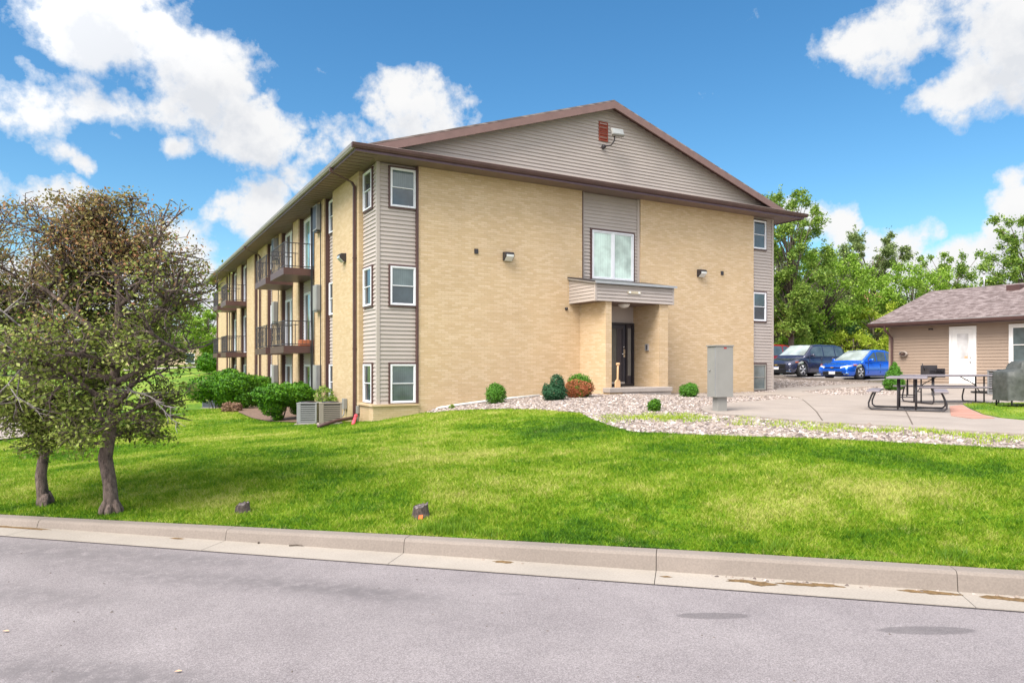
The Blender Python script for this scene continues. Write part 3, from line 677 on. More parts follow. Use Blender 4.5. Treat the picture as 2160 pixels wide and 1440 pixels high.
# ------------------------------------------------------------------ roof
XR = 14.015; E0 = 5.39; E1 = 22.64; YE = 17.66; ze = 7.42; sl = .327; YB = 52.4
zr = ze+sl*(XR-E0)
r = MB()
ap = .10
def hz(x): return ze+sl*(min(x-E0, E1-x))
h18 = (18.08-YE)*1.07
for sgn, xe in ((1, E0), (-1, E1)):
    P = [(xe, YE, ze), (xe+sgn*h18, 18.08, ze+sl*h18), (XR, 18.08, zr), (XR, YB, zr), (xe, YB, ze)]
    top = [(p[0], p[1], p[2]+.05) for p in P]; n = 5
    r.add(P+top, [tuple(range(n)), tuple(range(n, 2*n))]+[(i, (i+1) % n, n+(i+1) % n, n+i) for i in range(n)])
pz = lambda y: ze+.35*(y-YE)
P = [(E0, YE, ze), (E1, YE, ze), (E1-h18-.3, 18.385, pz(18.385)), (E0+h18+.3, 18.385, pz(18.385))]; top = [(p[0], p[1], p[2]+.048) for p in P]
r.add(P+top, [(0, 1, 2, 3), (4, 5, 6, 7)]+[(i, (i+1) % 4, 4+(i+1) % 4, 4+i) for i in range(4)])
roof = r.build('roof', M['shingle'], B)
g = MB(Tf)
def xr(z):
    dz = (z-.06-ze)/sl; return (E0+dz+.05, E1-dz-.05)
siding(g, 0, 0, pz(18.38)+.04, zr-.1, xr=xr, c=.108); g.build('gable_siding', M['siding'], B, fix=False)
g = MB(); g.prismy([(E0+.9, ze+.1), (E1-.9, ze+.1), (XR, zr-.12)], 18.42, 18.5); g.prismy([(E0+.3, ze-.05), (E1-.3, ze-.05), (XR, zr-.03)], 52.0, 52.1); g.build('gable_backing', M['siding'], B)
rk = MB()
for sgn, xe in ((1, E0), (-1, E1)):
    x0 = xe+sgn*(h18+.03); z0 = ze+sl*(h18+.03)
    rk.prismy([(x0, z0-.02), (XR, zr-.015), (XR, zr-.235), (x0+sgn*.5, z0-.07)], 18.03, 18.079)
rk.build('rake_board', M['rake'], B)
rk = MB()
for sgn, xe in ((1, E0), (-1, E1)):
    x0 = xe+sgn*(h18+.45); z0 = ze+sl*(h18+.45)
    rk.prismy([(x0, z0-.03), (XR, zr-.045), (XR, zr-.085), (x0, z0-.07)], 18.081, 18.41)
rk.build('rake_soffit', M['brown'], B)
s = MB()
s.box(E0, E1, YE, 18.62, 7.27, 7.285); s.box(E0, 6.34, 18.62, YB, 7.27, 7.285); s.box(21.6, E1, 18.62, YB, 7.27, 7.285)
s.build('soffit', M['soffit'], B)
s = MB()   # soffit board lines as thin battens
y = YE+.2
while y < 52: s.box(E0+.02, 6.02, y, y+.012, 7.262, 7.2699); y += .3
s.build('soffit_joint', M['brown'], B)
f = MB(); f.box(E0-.02, E1+.02, YE-.02, YE, 7.24, 7.43); f.box(E0-.02, E0, YE+.0, YB, 7.24, 7.43); f.box(E1, E1+.02, YE, YB, 7.24, 7.43); f.build('fascia', plain('fascia_purple_brown', (.125, .075, .105), .4), roof)
gp = [(0, 0), (.07, 0), (.085, .03), (.10, .05), (.115, .12), (.105, .125), (.0, .125)]
g = MB(); g.prismx([(YE-.021-a, 7.305+b) for a, b in gp], E0-.13, E1+.13)
g.build('gutter', M['brown'], B)
g = MB(); g.prismy([(E0-.021-a, 7.305+b) for a, b in gp], YE-.02, YB); g.prismy([(E1+.021+a, 7.305+b) for a, b in gp], YE-.02, YB)
g.build('side_gutter', plain('gutter_side_lit', (.26, .235, .235), .4), B)  # side gutters coloured pale grey to stand in for side light
def downspout(y, zb, x=5.985):
    d = MB(); q = .038
    pts = [(E0-.08, y, 7.32), (E0-.08, y, 7.20), (x-.08, y+.0, 6.98), (x, y, 6.86), (x, y, zb)]
    for a, b in zip(pts[:-1], pts[1:]):
        d.add([(a[0]-q, a[1]-q, a[2]), (a[0]+q, a[1]-q, a[2]), (a[0]+q, a[1]+q, a[2]), (a[0]-q, a[1]+q, a[2]), (b[0]-q, b[1]-q, b[2]), (b[0]+q, b[1]-q, b[2]), (b[0]+q, b[1]+q, b[2]), (b[0]-q, b[1]+q, b[2])],
              [(0, 3, 2, 1), (4, 5, 6, 7), (0, 1, 5, 4), (1, 2, 6, 5), (2, 3, 7, 6), (3, 0, 4, 7)])
    for z in (2.2, 4.8): d.box(x-.05, x+.06, y-.05, y+.05, z, z+.03)
    d.build('downspout', M['brown'], B)
downspout(19.78, .12); downspout(34.9, -.3); downspout(50.9, .3)
# gable louvre
v = MB(Tf); X0, X1 = 13.62, 13.98; frame(v, X0, X1, 9.0, 9.62, .025, .02, .045)
for i in range(9): v.add([(X0+.02, .02, 9.03+i*.063), (X1-.02, .02, 9.03+i*.063), (X1-.02, .045, 9.015+i*.063), (X0+.02, .045, 9.015+i*.063), (X0+.02, .02, 9.07+i*.063), (X1-.02, .02, 9.07+i*.063)], [(0, 1, 2, 3), (3, 2, 5, 4)])
v.box(X0, X1, .012, .02, 9.0, 9.62); v.build('gable_vent', M['redvent'], B)
# ------------------------------------------------------------------ balconies
def balcony(a, b, z, idx):
    s = MB(Ts); s.box(a+.03, b-.03, -.0, 1.18, z-.24, z); sl_ = s.build('balcony', M['brown'], B)
    if idx: sl_['label'] = idx
    r = MB(Ts); zt = z+.86; o0, o1, q = a+.06, b-.06, 1.14
    def bar(p, t, r_): r.tube([p, t], r_, 5, False)
    for zz in (z+.06, zt): bar((o0, .17, zz), (o0, q, zz), .016); bar((o0, q, zz), (o1, q, zz), .016); bar((o1, q, zz), (o1, .17, zz), .016)
    for c in ((o0, q), (o1, q)): bar((c[0], c[1], z), (c[0], c[1], zt+.02), .022)
    k = int((o1-o0)/.125)
    for i in range(1, k): t = o0+(o1-o0)*i/k; bar((t, q, z+.06), (t, q, zt), .008)
    for i in range(1, 8):
        t = .17+(q-.17)*i/8; bar((o0, t, z+.06), (o0, t, zt), .008); bar((o1, t, z+.06), (o1, t, zt), .008)
    for zz in (z+.32, z+.58):
        for i in range(1, k, 3):
            t = o0+(o1-o0)*(i+.5)/k; r.tube([(t+.05*math.cos(u), q, zz+.09*math.sin(u)) for u in np.linspace(0, 6.28, 9)], .009, 5)
    r.build('railing', M['dark'], sl_); return sl_
for j, (a, b) in enumerate([(24.72, 27.13), (28.0, 30.35), (39.1, 41.2), (42.6, 44.7)]):
    for z in (2.40, 5.09): balcony(a, b, z, None)
pots = MB(); pots.box(5.6, 6.1, 24.95, 25.2, 2.41, 2.62); 
tag(pots.build('planter_box', plain('terracotta', (.5, .17, .08), .8), bevel=.02), 'terracotta planter box on the nearer second-floor balcony', 'planter')
# grey cabinets on the brick piers, cable runs
for y0 in (23.95, 31.2):
    for z0 in (.88, 3.58, 6.28):
        c = MB(Ts); c.box(y0-.24, y0+.24, .15, .33, z0, z0+.86); cab = c.build('wall_cabinet', M['greymetal'], B, bevel=.01)
        c = MB(Ts); c.box(y0-.2, y0+.2, .33, .336, z0+.05, z0+.81); c.box(y0-.2, y0+.2, .15, .3, z0-.05, z0-.003); c.build('cabinet_cover', M['dark'] if z0 > 6 else M['grey'], cab)
def cable(y, wob, n, x=6.0):
    for i in range(n):
        c = MB(); ph = random.uniform(0, 6); A = wob*random.uniform(.4, 1.2)
        pts = [(x-.03-.015*i, y+.04*i+A*math.sin(ph+z*1.1)*(1 if z < 6 else .3), z) for z in np.linspace(7.2, .2, 20)]
        c.tube(pts, .017, 6); c.build('cable', M['blacktrim'], B)
cable(24.62, .06, 3); cable(30.52, .07, 1); cable(23.6, 0.01, 1, 6.02); cable(44.8, .08, 2)
# ------------------------------------------------------------------ entrance canopy + door
CX0, CX1, CY = 12.40, 15.50, 16.90
c = MB(); c.box(CX0+.03, CX1-.03, CY+.03, 18.298, 3.67, 4.15); c.box(CX0+.03, CX1-.03, CY+.03, 18.298, 3.655, 3.669)
can = c.build('entrance_canopy', M['soffit'], B)
s = MB(lambda a, b, z: (a, CY+.03-b, z)); siding(s, CX0+.03, CX1-.03, 3.66, 4.17, c=.104)
s2 = MB(lambda a, b, z: (CX0+.03-b, a, z)); z = 3.66
ztop = lambda y: 4.22+(y-CY)*.2
def sidepan(mbx):
    z = 3.66
    while z < 4.5:
        t = min(z+.104, 4.5); yl = max(CY+.03, CY+(z-4.2)/.2) if z > 4.2 else CY+.03; yl2 = max(CY+.03, CY+(t-4.2)/.2) if t > 4.2 else CY+.03
        if yl < 18.298: mbx.add([(yl, .02, z), (18.298, .02, z), (18.298, .002, t), (min(yl2, 18.298), .002, t), (18.298, -.002, z), (yl, -.002, z)], [(0, 1, 2, 3), (0, 5, 4, 1)])
        z = t
sidepan(s2); s3 = MB(lambda a, b, z: (CX1-.03+b, a, z)); sidepan(s3)
for q, nm in ((s, 'canopy_front'), (s2, 'canopy_side'), (s3, 'canopy_side')): q.build(nm, M['siding'], can, fix=False)
c = MB(); c.box(CX0+.003, CX0+.075, CY+.003, CY+.075, 3.65, 4.2); c.box(CX1-.075, CX1-.003, CY+.003, CY+.075, 3.65, 4.2); c.build('canopy_corner', M['siding'], can)
c = MB(); c.prismx([(CY-.06, 4.19), (18.298, 4.46), (18.298, 4.50), (CY-.06, 4.235)], CX0-.05, CX1+.05); c.build('canopy_roof', M['dark'], can)
c = MB(); c.prismx([(CY-.085, 4.17), (CY-.062, 4.17), (CY-.062, 4.24), (CY-.085, 4.24)], CX0-.05, CX1+.05)
c.prismx([(CY-.06, 4.165), (18.29, 4.42), (18.29, 4.459), (CY-.06, 4.19)], CX0-.05, CX0-.03); c.build('canopy_edge', M['galv'], can)
c = MB(); c.box(13.62, 14.12, CY-.02, CY+.01, 3.92, 4.0); pl = c.build('address_plate', plain('plate_beige', (.55, .48, .36), .6), can)
c = MB(); c.box(13.65, 13.73, CY-.026, CY-.021, 3.93, 3.99); c.box(14.01, 14.09, CY-.026, CY-.021, 3.93, 3.99); c.build('plate_lamp', M['doorwhite'], can)
c = MB(); c.lathe((13.95, 17.5, 3.655), [(.19, 0), (.185, -.03), (.15, -.08), (.08, -.115), (.01, -.125)], 20); c.build('ceiling_lamp', M['doorwhite'], can)
# recess back wall and door
w = MB(); w.box(13.06, 14.94, 18.25, 18.40, 3.09, 3.66); w.build('door_header', M['siding'], B)
w = MB(lambda a, b, z: (a, 18.24-b, z)); DZ = 1.07
frame(w, 13.062, 14.938, DZ, 3.12, .06, -.1, .05); w.box(14.61, 14.66, -.1, .05, DZ+.06, 3.06); w.box(13.5, 13.55, -.1, .05, DZ+.06, 3.06)
door = w.build('entrance_door', M['dark'], B)
T_ = lambda a, b, z: (a, 18.24-b, z)
w = MB(T_); frame(w, 13.56, 14.60, DZ+.01, 3.05, .12, -.06, .0); w.build('door_leaf', plain('door_charcoal', (.045, .042, .055), .4), door)
w = MB(T_); w.box(13.68, 14.26, -.045, -.03, DZ+.13, 2.93); w.box(13.13, 13.5, -.045, -.03, DZ+.2, 2.95); w.box(14.26, 14.49, -.05, -.01, DZ+.13, 2.93) if False else None; w.build('door_glass', M['glassdark'], door)
w = MB(T_); w.box(14.27, 14.48, -.05, -.028, DZ+.13, 2.93); w.box(14.67, 14.87, -.06, -.03, DZ+.06, 3.06); w.build('side_panel', plain('sidelight_frame', (.06, .05, .06), .4), door)
w = MB(T_); w.box(14.69, 14.85, -.029, -.018, DZ+.32, 2.95); w.build('sidelight', plain('frosted', (.22, .205, .185), .3), door)
w = MB(T_); w.box(14.50, 14.57, 0, .03, 2.0, 2.26); w.tube([(14.53, .02, 2.1), (14.53, .07, 2.1), (14.40, .07, 2.1)], .016, 6); w.lathe((14.53, .0, 2.33), [(.03, 0), (.03, .03), (.01, .035)], 10, 'y'); w.build('door_handle', M['chrome'], door)
w = MB(T_); w.box(13.6, 14.56, 0, .02, DZ+.02, DZ+.12); w.build('kick_plate', M['galv'], door)
w = MB(lambda a, b, z: (14.94-b, a, z)); w.box(17.45, 17.6, .0, .06, 2.2, 2.42); ic = w.build('intercom', M['galv'], B, bevel=.008)
w = MB(lambda a, b, z: (14.94-b, a, z)); w.box(17.47, 17.52, .061, .068, 2.24, 2.38); w.build('intercom_screen', M['dark'], ic)
# landing slab and stone step
c = MB(); c.box(13.061, 14.939, 16.98, 18.2, .4, 1.05); c.build('porch_floor', M['concrete'], B)
c = MB(); c.box(12.72, 15.18, 16.62, 16.969, .92, 1.06); c.box(13.25, 15.16, 16.66, 16.969, .72, .918); st = c.build('stone_step', M['stone'], B, bevel=.015)
c = MB(); c.box(12.76, 13.245, 16.67, 16.968, .5, .917); c.build('step_brick', M['brick'], B)
# ------------------------------------------------------------------ wall fixtures: things fixed to the building
def wall_lamp(T, a, z, b, label, flip=1):
    L = thing('wall_lamp', label, 'wall lamp', T(a, b, z), 0, 'dark wall pack lamps on the brick')
    m = MB(T); m.prismx([(b, z-.14), (b+.07, z-.13), (b+.2, z-.02), (b+.2, z+.06), (b+.16, z+.11), (b, z+.12)], a-.15, a+.15); m.build('lamp_housing', M['dark'], L, bevel=.01)
    m = MB(T); m.prismx([(b+.05, z-.150), (b+.085, z-.147), (b+.212, z-.03), (b+.212, z+.03), (b+.2, z+.03), (b+.2, z-.022), (b+.07, z-.135)], a-.12, a+.12); m.build('lamp_lens', M['light'], L)
    return L
wall_lamp(Tf, 10.18, 4.98, .10, 'dark wall lamp high on the left front brick, right of a small square vent')
wall_lamp(Tf, 17.98, 4.98, .10, 'dark wall lamp on the right front brick beside the stair window bay')
wall_lamp(Ts, 20.95, 4.98, .15, 'dark wall lamp on the narrow side brick panel beside the downspout')
w = MB(Tf)
for X in (9.15, 19.05): w.box(X-.06, X+.06, .101, .13, 4.98, 5.12)
w.build('wall_vent', M['dark'], B)
w = MB(Tf); w.lathe((12.3, .10, 3.5), [(.05, 0), (.05, .04), (.02, .07)], 10, 'y'); w.build('hose_tap', M['dark'], B)
fl = thing('floodlight', 'grey LED floodlight on a bracket below the gable louvre', 'floodlight', (13.85, 18.36, 8.93))
m = MB(); m.lathe((13.78, 18.36, 8.8), [(.07, 0), (.07, -.06), (.05, -.09)], 12, 'y'); m.tube([(13.78, 18.28, 8.8), (13.92, 18.12, 8.82), (13.98, 18.02, 8.95), (13.98, 18.0, 9.1)], .022, 8); m.build('bracket', M['dark'], fl)
m = MB(); ca, sa = math.cos(R_(-22)), math.sin(R_(-22))
m.T = lambda x, y, z: (14.05+x*.94+y*.25, 17.95+y*ca*.94-x*.12-z*sa, 9.2+y*sa+z*ca)
m.box(-.24, .24, -.05, .06, -.12, .13); hd = m.build('lamp_head', M['grey'], fl, bevel=.02)
m2 = MB(m.T); m2.box(-.2, .2, -.062, -.051, -.09, .10); m2.build('lens', plain('flood_lens', (.30, .31, .31), .2), fl)
m3 = MB(m.T)
for i in range(7): m3.box(-.2+i*.06, -.19+i*.06, .06, .1, -.1, .1)
m3.build('cooling_fin', M['dark'], fl)
for X, y, c in ((26.0, 0, 0),): pass
# ------------------------------------------------------------------ garage building
GX = 26.6; GY1 = 16.76; GY0 = 6.0; gz = .98
G = thing('garage_building', 'low tan-sided garage building with a shingled roof and white door', 'building', (GX, 12, gz))
Tg = lambda a, b, z: (GX-b, a, z)
w = MB(); w.box(GX+.02, GX+8.5, GY0, GY1-.02, .3, 3.22); w.prismy([(GX+.02, 3.2), (GX+8.5, 3.2), (GX+4.24, 4.72)], GY1-.12, GY1-.03); w.build('wall', M['sidinggarage'], G)
s = MB(Tg); siding(s, GY0, GY1, 1.0, 3.22, c=.115, d=.022); s.build('siding', M['sidinggarage'], G, fix=False)
w = MB(Tg); w.box(GY1-.06, GY1+.02, -.06, .028, .9, 3.22); w.box(GY0, GY1, -.02, .012, .6, 1.0); w.build('corner_board', M['sidinggarage'], G)
r = MB(); x0, xr_, x1 = GX-.5, GX+3.78, GX+8.06+.5; z0 = 3.33; zr2 = z0+.352*(xr_-x0)
r.prismy([(x0, z0), (xr_, zr2), (x1, z0), (x1, z0+.06), (xr_, zr2+.06), (x0, z0+.06)], GY0-.5, 17.3)
gr = r.build('roof', M['shingleg'], G)
w = MB(); w.box(x0, GX+.0, GY0-.45, 17.25, 3.22, 3.235); w.box(x0, x0+.02, GY0-.5, 17.3, 3.19, 3.325); w.build('soffit', M['soffit'], G)
w = MB(); w.prismy([(x0, z0-.12), (x0+.2, z0-.12), (xr_, zr2-.19), (xr_, zr2-.02), (x0, z0-.02)], 17.27, 17.3); w.build('rake_board', M['brown'], G)
w = MB(); w.prismy([(x0-.002-a, 3.24+b) for a, b in gp], GY0-.5, 17.3); w.build('gutter', M['brown'], G)
w = MB(); w.box(x0-.04, x0-.001, GY0-.5, 17.3, 3.372, 3.395); w.build('drip_edge', M['galv'], G)
d = MB(); q = .045
yq = GY1-.15
pts = [(x0-.05, yq, 3.25), (x0-.05, yq, 3.1), (GX-.09, yq, 2.8), (GX-.09, yq, 1.0), (GX-.3, yq, .98)]
d.tube(pts, q, 4, False); d.build('downspout', M['brown'], G)
dr = MB(Tg); frame(dr, 13.54, 14.46, 1.03, 3.13, .09, .0, .06); do = dr.build('door', M['doorwhite'], G)
dr = MB(Tg); frame(dr, 13.635, 14.365, 1.05, 3.035, .17, .0, .03); dr.box(13.8, 14.2, .0, .03, 1.2, 1.95); dr.build('door_leaf', M['doorwhite'], do)
dr = MB(Tg); dr.box(13.805, 14.195, .0, .026, 1.95, 2.865); dr.build('door_window', M['glassgarage'], do)
dr = MB(Tg); dr.box(13.83, 13.94, .0265, .028, 1.98, 2.06); dr.build('door_sticker', plain('orange_sticker', (.75, .35, .2), .6), do)
dr = MB(Tg); dr.lathe((GX-.04, 13.72, 1.98), [(.02, 0), (.03, -.03), (.02, -.06)], 10, 'x') if False else dr.box(13.70, 13.75, .03, .08, 1.83, 1.88); dr.box(13.70, 13.745, .03, .055, 1.99, 2.035); dr.build('door_handle', M['galv'], do)
window(Tg, 11.55, 12.42, 1.78, 3.06, G, b=.02, trim=.07, trimmat='doorwhite', fm='doorwhite', glass='glasscurtain')
v = MB(); v.box(GX+2.75, GX+3.15, 13.45, 13.9, 4.45, 4.75); v.build('roof_vent', M['brown'], gr)
v = MB(); v.tube([(GX+3.4, 15.0, 4.6), (GX+3.4, 15.0, 5.35)], .025, 8); v.lathe((GX+3.4, 15.0, 5.35), [(.05, 0), (.05, .08), (.01, .1)], 8); v.build('vent_pipe', M['galv'], gr)
v = MB(Tg); v.box(15.85, 15.98, .03, .12, 1.28, 1.37); v.box(15.86, 16.0, .03, .07, 1.26, 1.28); v.build('outlet_box', M['grey'], G, bevel=.01)
v = MB(Tg); v.box(15.15, 15.2, .03, .08, 3.05, 3.1); v.box(15.06, 15.11, .03, .08, 3.05, 3.1); v.build('wall_hook', M['dark'], G)
hr = thing('hose_reel', 'small rusty coiled hose hanger on the tan garage siding', 'hose reel', (GX-.05, 16.15, 2.15))
h = MB()
for i in range(5): h.tube([(GX-.06-.022*i, 16.15+.14*math.cos(t), 2.17+.09*math.sin(t)-.01*(i % 2)) for t in np.linspace(0, 2*np.pi, 17)], .013, 6)
h.build('hose', M['stone'], hr)
h = MB(); h.box(GX-.2, GX-.03, 16.05, 16.25, 2.13, 2.16); h.build('bracket', M['brown'], hr)
# ------------------------------------------------------------------ utility cabinet on post
UX, UY = W(1519, 15.5); uz = th(UX, UY)+.05
U = thing('utility_cabinet', 'tall grey metal utility cabinet on a square post at the patio corner', 'utility cabinet', (UX, UY, uz), R_(-12))
b = MB(); b.box(-.22, .22, -.17, .17, .31, 1.42); b.build('cabinet', M['grey'], U, bevel=.008, wl=ZERO)
b = MB(); b.box(-.245, .235, -.185, .18, 1.422, 1.45); b.build('lid', M['grey'], U, bevel=.006, wl=ZERO)
b = MB(); b.box(-.13, .11, -.1, .1, -.1, .308); b.build('post', M['grey'], U, bevel=.006, wl=ZERO)
b = MB(); b.box(-.02, .05, -.174, -.1705, 1.37, 1.40); b.build('red_sticker', M['red'], U, wl=ZERO)
b = MB(); b.box(.2205, .224, -.15, -.07, 1.15, 1.25); b.box(.2205, .224, -.15, -.07, .62, .72); b.build('warning_sticker', M['yellow'], U, wl=ZERO)
b = MB(); b.box(-.2235, -.2205, -.165, -.13, .36, 1.38); b.lathe((-.222, 0.05, .9), [(.0, 0), (.02, -.01), (.015, -.03)], 8, 'x'); b.build('side_seam', M['greymetal'], U, wl=ZERO)
# ------------------------------------------------------------------ picnic tables
def picnic(loc, rz, L, label):
    P = thing('picnic_table', label, 'picnic table', loc, rz, 'grey folding picnic tables on the patio')
    t = MB(); t.box(-L/2, L/2, -.39, .39, .695, .74); t.build('table_top', M['tablegrey'], P, bevel=.015, wl=ZERO)
    for s in (-1, 1):
        t = MB(); t.box(-L/2, L/2, s*.64-.13, s*.64+.13, .405, .445); t.build('bench', M['tablegrey'], P, bevel=.012, wl=ZERO)
    for x in (-L/2+.25, L/2-.25):
        t = MB(); r_ = .019
        a = [(x, -.64, .4), (x, -.68, .33), (x, -.74, .16), (x, -.735, .07), (x, -.68, .022), (x, -.58, .02), (x, .58, .02), (x, .68, .022), (x, .735, .07), (x, .74, .16), (x, .68, .33), (x, .64, .4)]
        t.tube(a, r_, 8)
        for s in (-1, 1): t.tube([(x, s*.17, .02), (x, s*.17, .70)], r_, 8); t.tube([(x, s*.17, .42), (x, s*.64, .39)], .014, 6) if False else None
        t.build('leg_frame', M['dark'], P, wl=ZERO)
        t = MB(); sg = 1 if x < 0 else -1
        t.tube([(x, 0, .30), (x+sg*.15, 0, .5), (x+sg*.5, 0, .69)], .012, 6); t.tube([(x, -.17, .3), (x, .17, .3)], .012, 6); t.build('brace', M['dark'], P, wl=ZERO)
    return P
X, Y = W(1914, 15.75); z1 = th(X, Y)+.055
picnic((X, Y, z1), math.atan2(.592, .9835)-R_(1), 1.75, 'nearer grey picnic table seen end-on on the patio')
X, Y = W(2001, 18.3); z2 = th(X, Y)+.055
picnic((X, Y, z2), R_(-31), 2.1, 'farther grey picnic table seen side-on with its long bench')
# park grill, covered grill, garage AC, mat
X, Y = W(1968, 21.3); zg = th(X, Y)+.05
g = thing('park_grill', 'black steel charcoal grill box on a post behind the picnic tables', 'grill', (X, Y, zg), R_(-30))
m = MB(); m.prismy([(-.25, .55), (.25, .55), (.25, .82), (.22, .82), (.22, .58), (-.22, .58), (-.22, .82), (-.25, .82)], -.2, .2); m.box(-.25, .25, .2, .22, .55, .92); m.box(-.22, .22, -.2, -.19, .58, .66); m.build('fire_box', M['dark'], g, wl=ZERO)
m = MB()
for i in range(9): m.box(-.21+i*.05, -.2+i*.05, -.19, .19, .74, .75)
m.tube([(-.1, -.2, .745), (-.1, -.32, .745)], .01, 6); m.tube([(.1, -.2, .745), (.1, -.32, .745)], .01, 6); m.tube([(-.25, 0, .75), (-.33, 0, .98)], .012, 6); m.build('grate', M['blacktrim'], g, wl=ZERO)
m = MB(); m.tube([(0, 0, -.1), (0, 0, .55)], .04, 10); m.build('post', M['dark'], g, wl=ZERO)
m = None
mtx, mty = W(2084, 21.5); zz = th(mtx, mty)+.056
m = MB(); m.box(mtx-.3, mtx+.3, mty-.35, mty+.35, zz, zz+.05); tag(m.build('door_mat', M['blacktrim'], bevel=.01), 'dark rectangular mat lying on the concrete by the garage door', 'mat')
CXX, CYY = W(2166, 16.6); zc = th(CXX, CYY)+.055
cg = thing('covered_grill', 'grill under a dark grey fitted cover with pale crease marks', 'grill', (CXX, CYY, zc), R_(-28))
bm = bmesh.new()
rings = []
for k, (h, sx, sy) in enumerate([(.16, .66, .36), (.3, .65, .35), (.5, .66, .36), (.72, .66, .35), (.82, .64, .33), (.86, .55, .30), (.9, .36, .28), (1.0, .33, .26), (1.07, .28, .2), (1.09, .1, .08)]):
    ring = []
    for i in range(40):
        t = 2*math.pi*i/40; c_, s_ = math.cos(t), math.sin(t); e = .35
        x = math.copysign(abs(c_)**e, c_)*sx; y = math.copysign(abs(s_)**e, s_)*sy
        wv = 1+.035*math.sin(t*9+k*.6)*(1-h*.7)+random.uniform(-.008, .008)
        ring.append(bm.verts.new((x*wv, y*wv, h+.01*math.sin(t*5))))
    rings.append(ring)
for a, b in zip(rings[:-1], rings[1:]):
    for i in range(40): bm.faces.new((a[i], a[(i+1) % 40], b[(i+1) % 40], b[i]))
bm.faces.new(rings[-1])
me = bpy.data.meshes.new('grill_cover'); bm.to_mesh(me); bm.free()
for p in me.polygons: p.use_smooth = True
mc, nt, bs = nodes('cover_fabric'); tc = nd(nt, 'ShaderNodeTexCoord'); sx = nd(nt, 'ShaderNodeSeparateXYZ'); nt.links.new(tc.outputs['Object'], sx.inputs[0])
d1 = mth(nt, 'ABSOLUTE', mth(nt, 'SUBTRACT', mth(nt, 'ABSOLUTE', mth(nt, 'ADD', sx.outputs[0], .05)), mth(nt, 'MULTIPLY', mth(nt, 'SUBTRACT', .82, sx.outputs[2]), .42)))
nz = noise(nt, tc.outputs['Object'], 7, 5)
f = ramp(nt, mth(nt, 'ADD', d1, mth(nt, 'MULTIPLY', mth(nt, 'SUBTRACT', nz, .5), .05)), [(.015, (1, 1, 1)), (.04, (0, 0, 0))])
c = mix(nt, mth(nt, 'MULTIPLY', f, .55), ramp(nt, nz, [(.3, (.04, .045, .04)), (.7, (.09, .095, .09))]), (.33, .36, .35))
nt.links.new(c, bs.inputs['Base Color']); bs.inputs['Roughness'].default_value = .6; bump(nt, bs, nz, .5, .03)
me.materials.append(mc); o = bpy.data.objects.new('grill_cover', me); C.objects.link(o); o.parent = cg
m = MB()
for a in (-.55, .55):
    for b_ in (-.25, .25): m.tube([(a, b_, .02), (a, b_, .2)], .02, 6)
m.tube([(-.55, -.25, .08), (.55, -.25, .08)], .015, 6); m.build('cart_leg', M['blacktrim'], cg, wl=ZERO)
def ac(loc, rz, w, d, h, mat, label, slats=8, style=0):
    A = thing('ac_condenser', label, 'air conditioner', loc, rz)
    m = MB(); q = .05
    for x in (-w/2, w/2-q):
        for y in (-d/2, d/2-q): m.box(x, x+q, y, y+q, 0, h-.03)
    m.box(-w/2-.01, w/2+.01, -d/2-.01, d/2+.01, h-.03, h); m.box(-w/2, w/2, -d/2, d/2, 0.001, .05)
    if style: m.box(-w/2+.001, -w/2+.2*w, -d/2-.004, -d/2+.03, .04, h-.03)
    m.build('housing', mat, A, bevel=.006, wl=ZERO)
    m = MB(); m.box(-w/2+.03, w/2-.03, -d/2+.03, d/2-.03, .05, h-.035); m.build('coil', M['blacktrim'], A, wl=ZERO)
    m = MB(); n = slats
    for i in range(n):
        z = .07+(h-.12)*i/n
        m.box(-w/2+q, w/2-q, -d/2+.002, -d/2+.02, z, z+(h-.12)/n*.55); m.box(-w/2+q, w/2-q, d/2-.02, d/2-.002, z, z+(h-.12)/n*.55)
        m.box(-w/2+.002, -w/2+.02, -d/2+q, d/2-q, z, z+(h-.12)/n*.55); m.box(w/2-.02, w/2-.002, -d/2+q, d/2-q, z, z+(h-.12)/n*.55)
    m.build('louvre', mat, A, wl=ZERO)
    m = MB(); m.lathe((0, 0, h), [(min(w, d)*.4, .001), (min(w, d)*.38, .025), (.04, .03)], 20); m.build('fan_guard', M['dark'], A, wl=ZERO)
    m = MB(); m.box(-w/2-.06, w/2+.06, -d/2-.06, d/2+.06, -.12, 0); m.build('pad', M['concrete'], A, wl=ZERO)
    return A
def on(px, d): X, Y = W(px, d); return X, Y, th(X, Y)
x, y, z = on(697, 19.9); ac((x, y, z+.04), R_(-14), .62, .6, .6, M['tanmetal'], 'tan slatted condenser on the lawn nearest the building corner', 9, 1)
x, y, z = on(651, 21.1); ac((x, y, z+.03), R_(-24), .58, .6, .62, M['greymetal'], 'grey slatted condenser just left of the tan one', 8, 1)
x, y, z = on(448, 36.5); ac((x, y, z+.04), R_(-30), .75, .7, .75, plain('ac_dark', (.10, .11, .15), .4), 'dark grey condenser alone far down the side lawn', 14)
x, y, z = on(2128, 20.6); ac((x, y, z+.06), R_(-25), .75, .75, .72, M['greymetal'], 'light grey condenser beside the covered grill at the garage', 12)
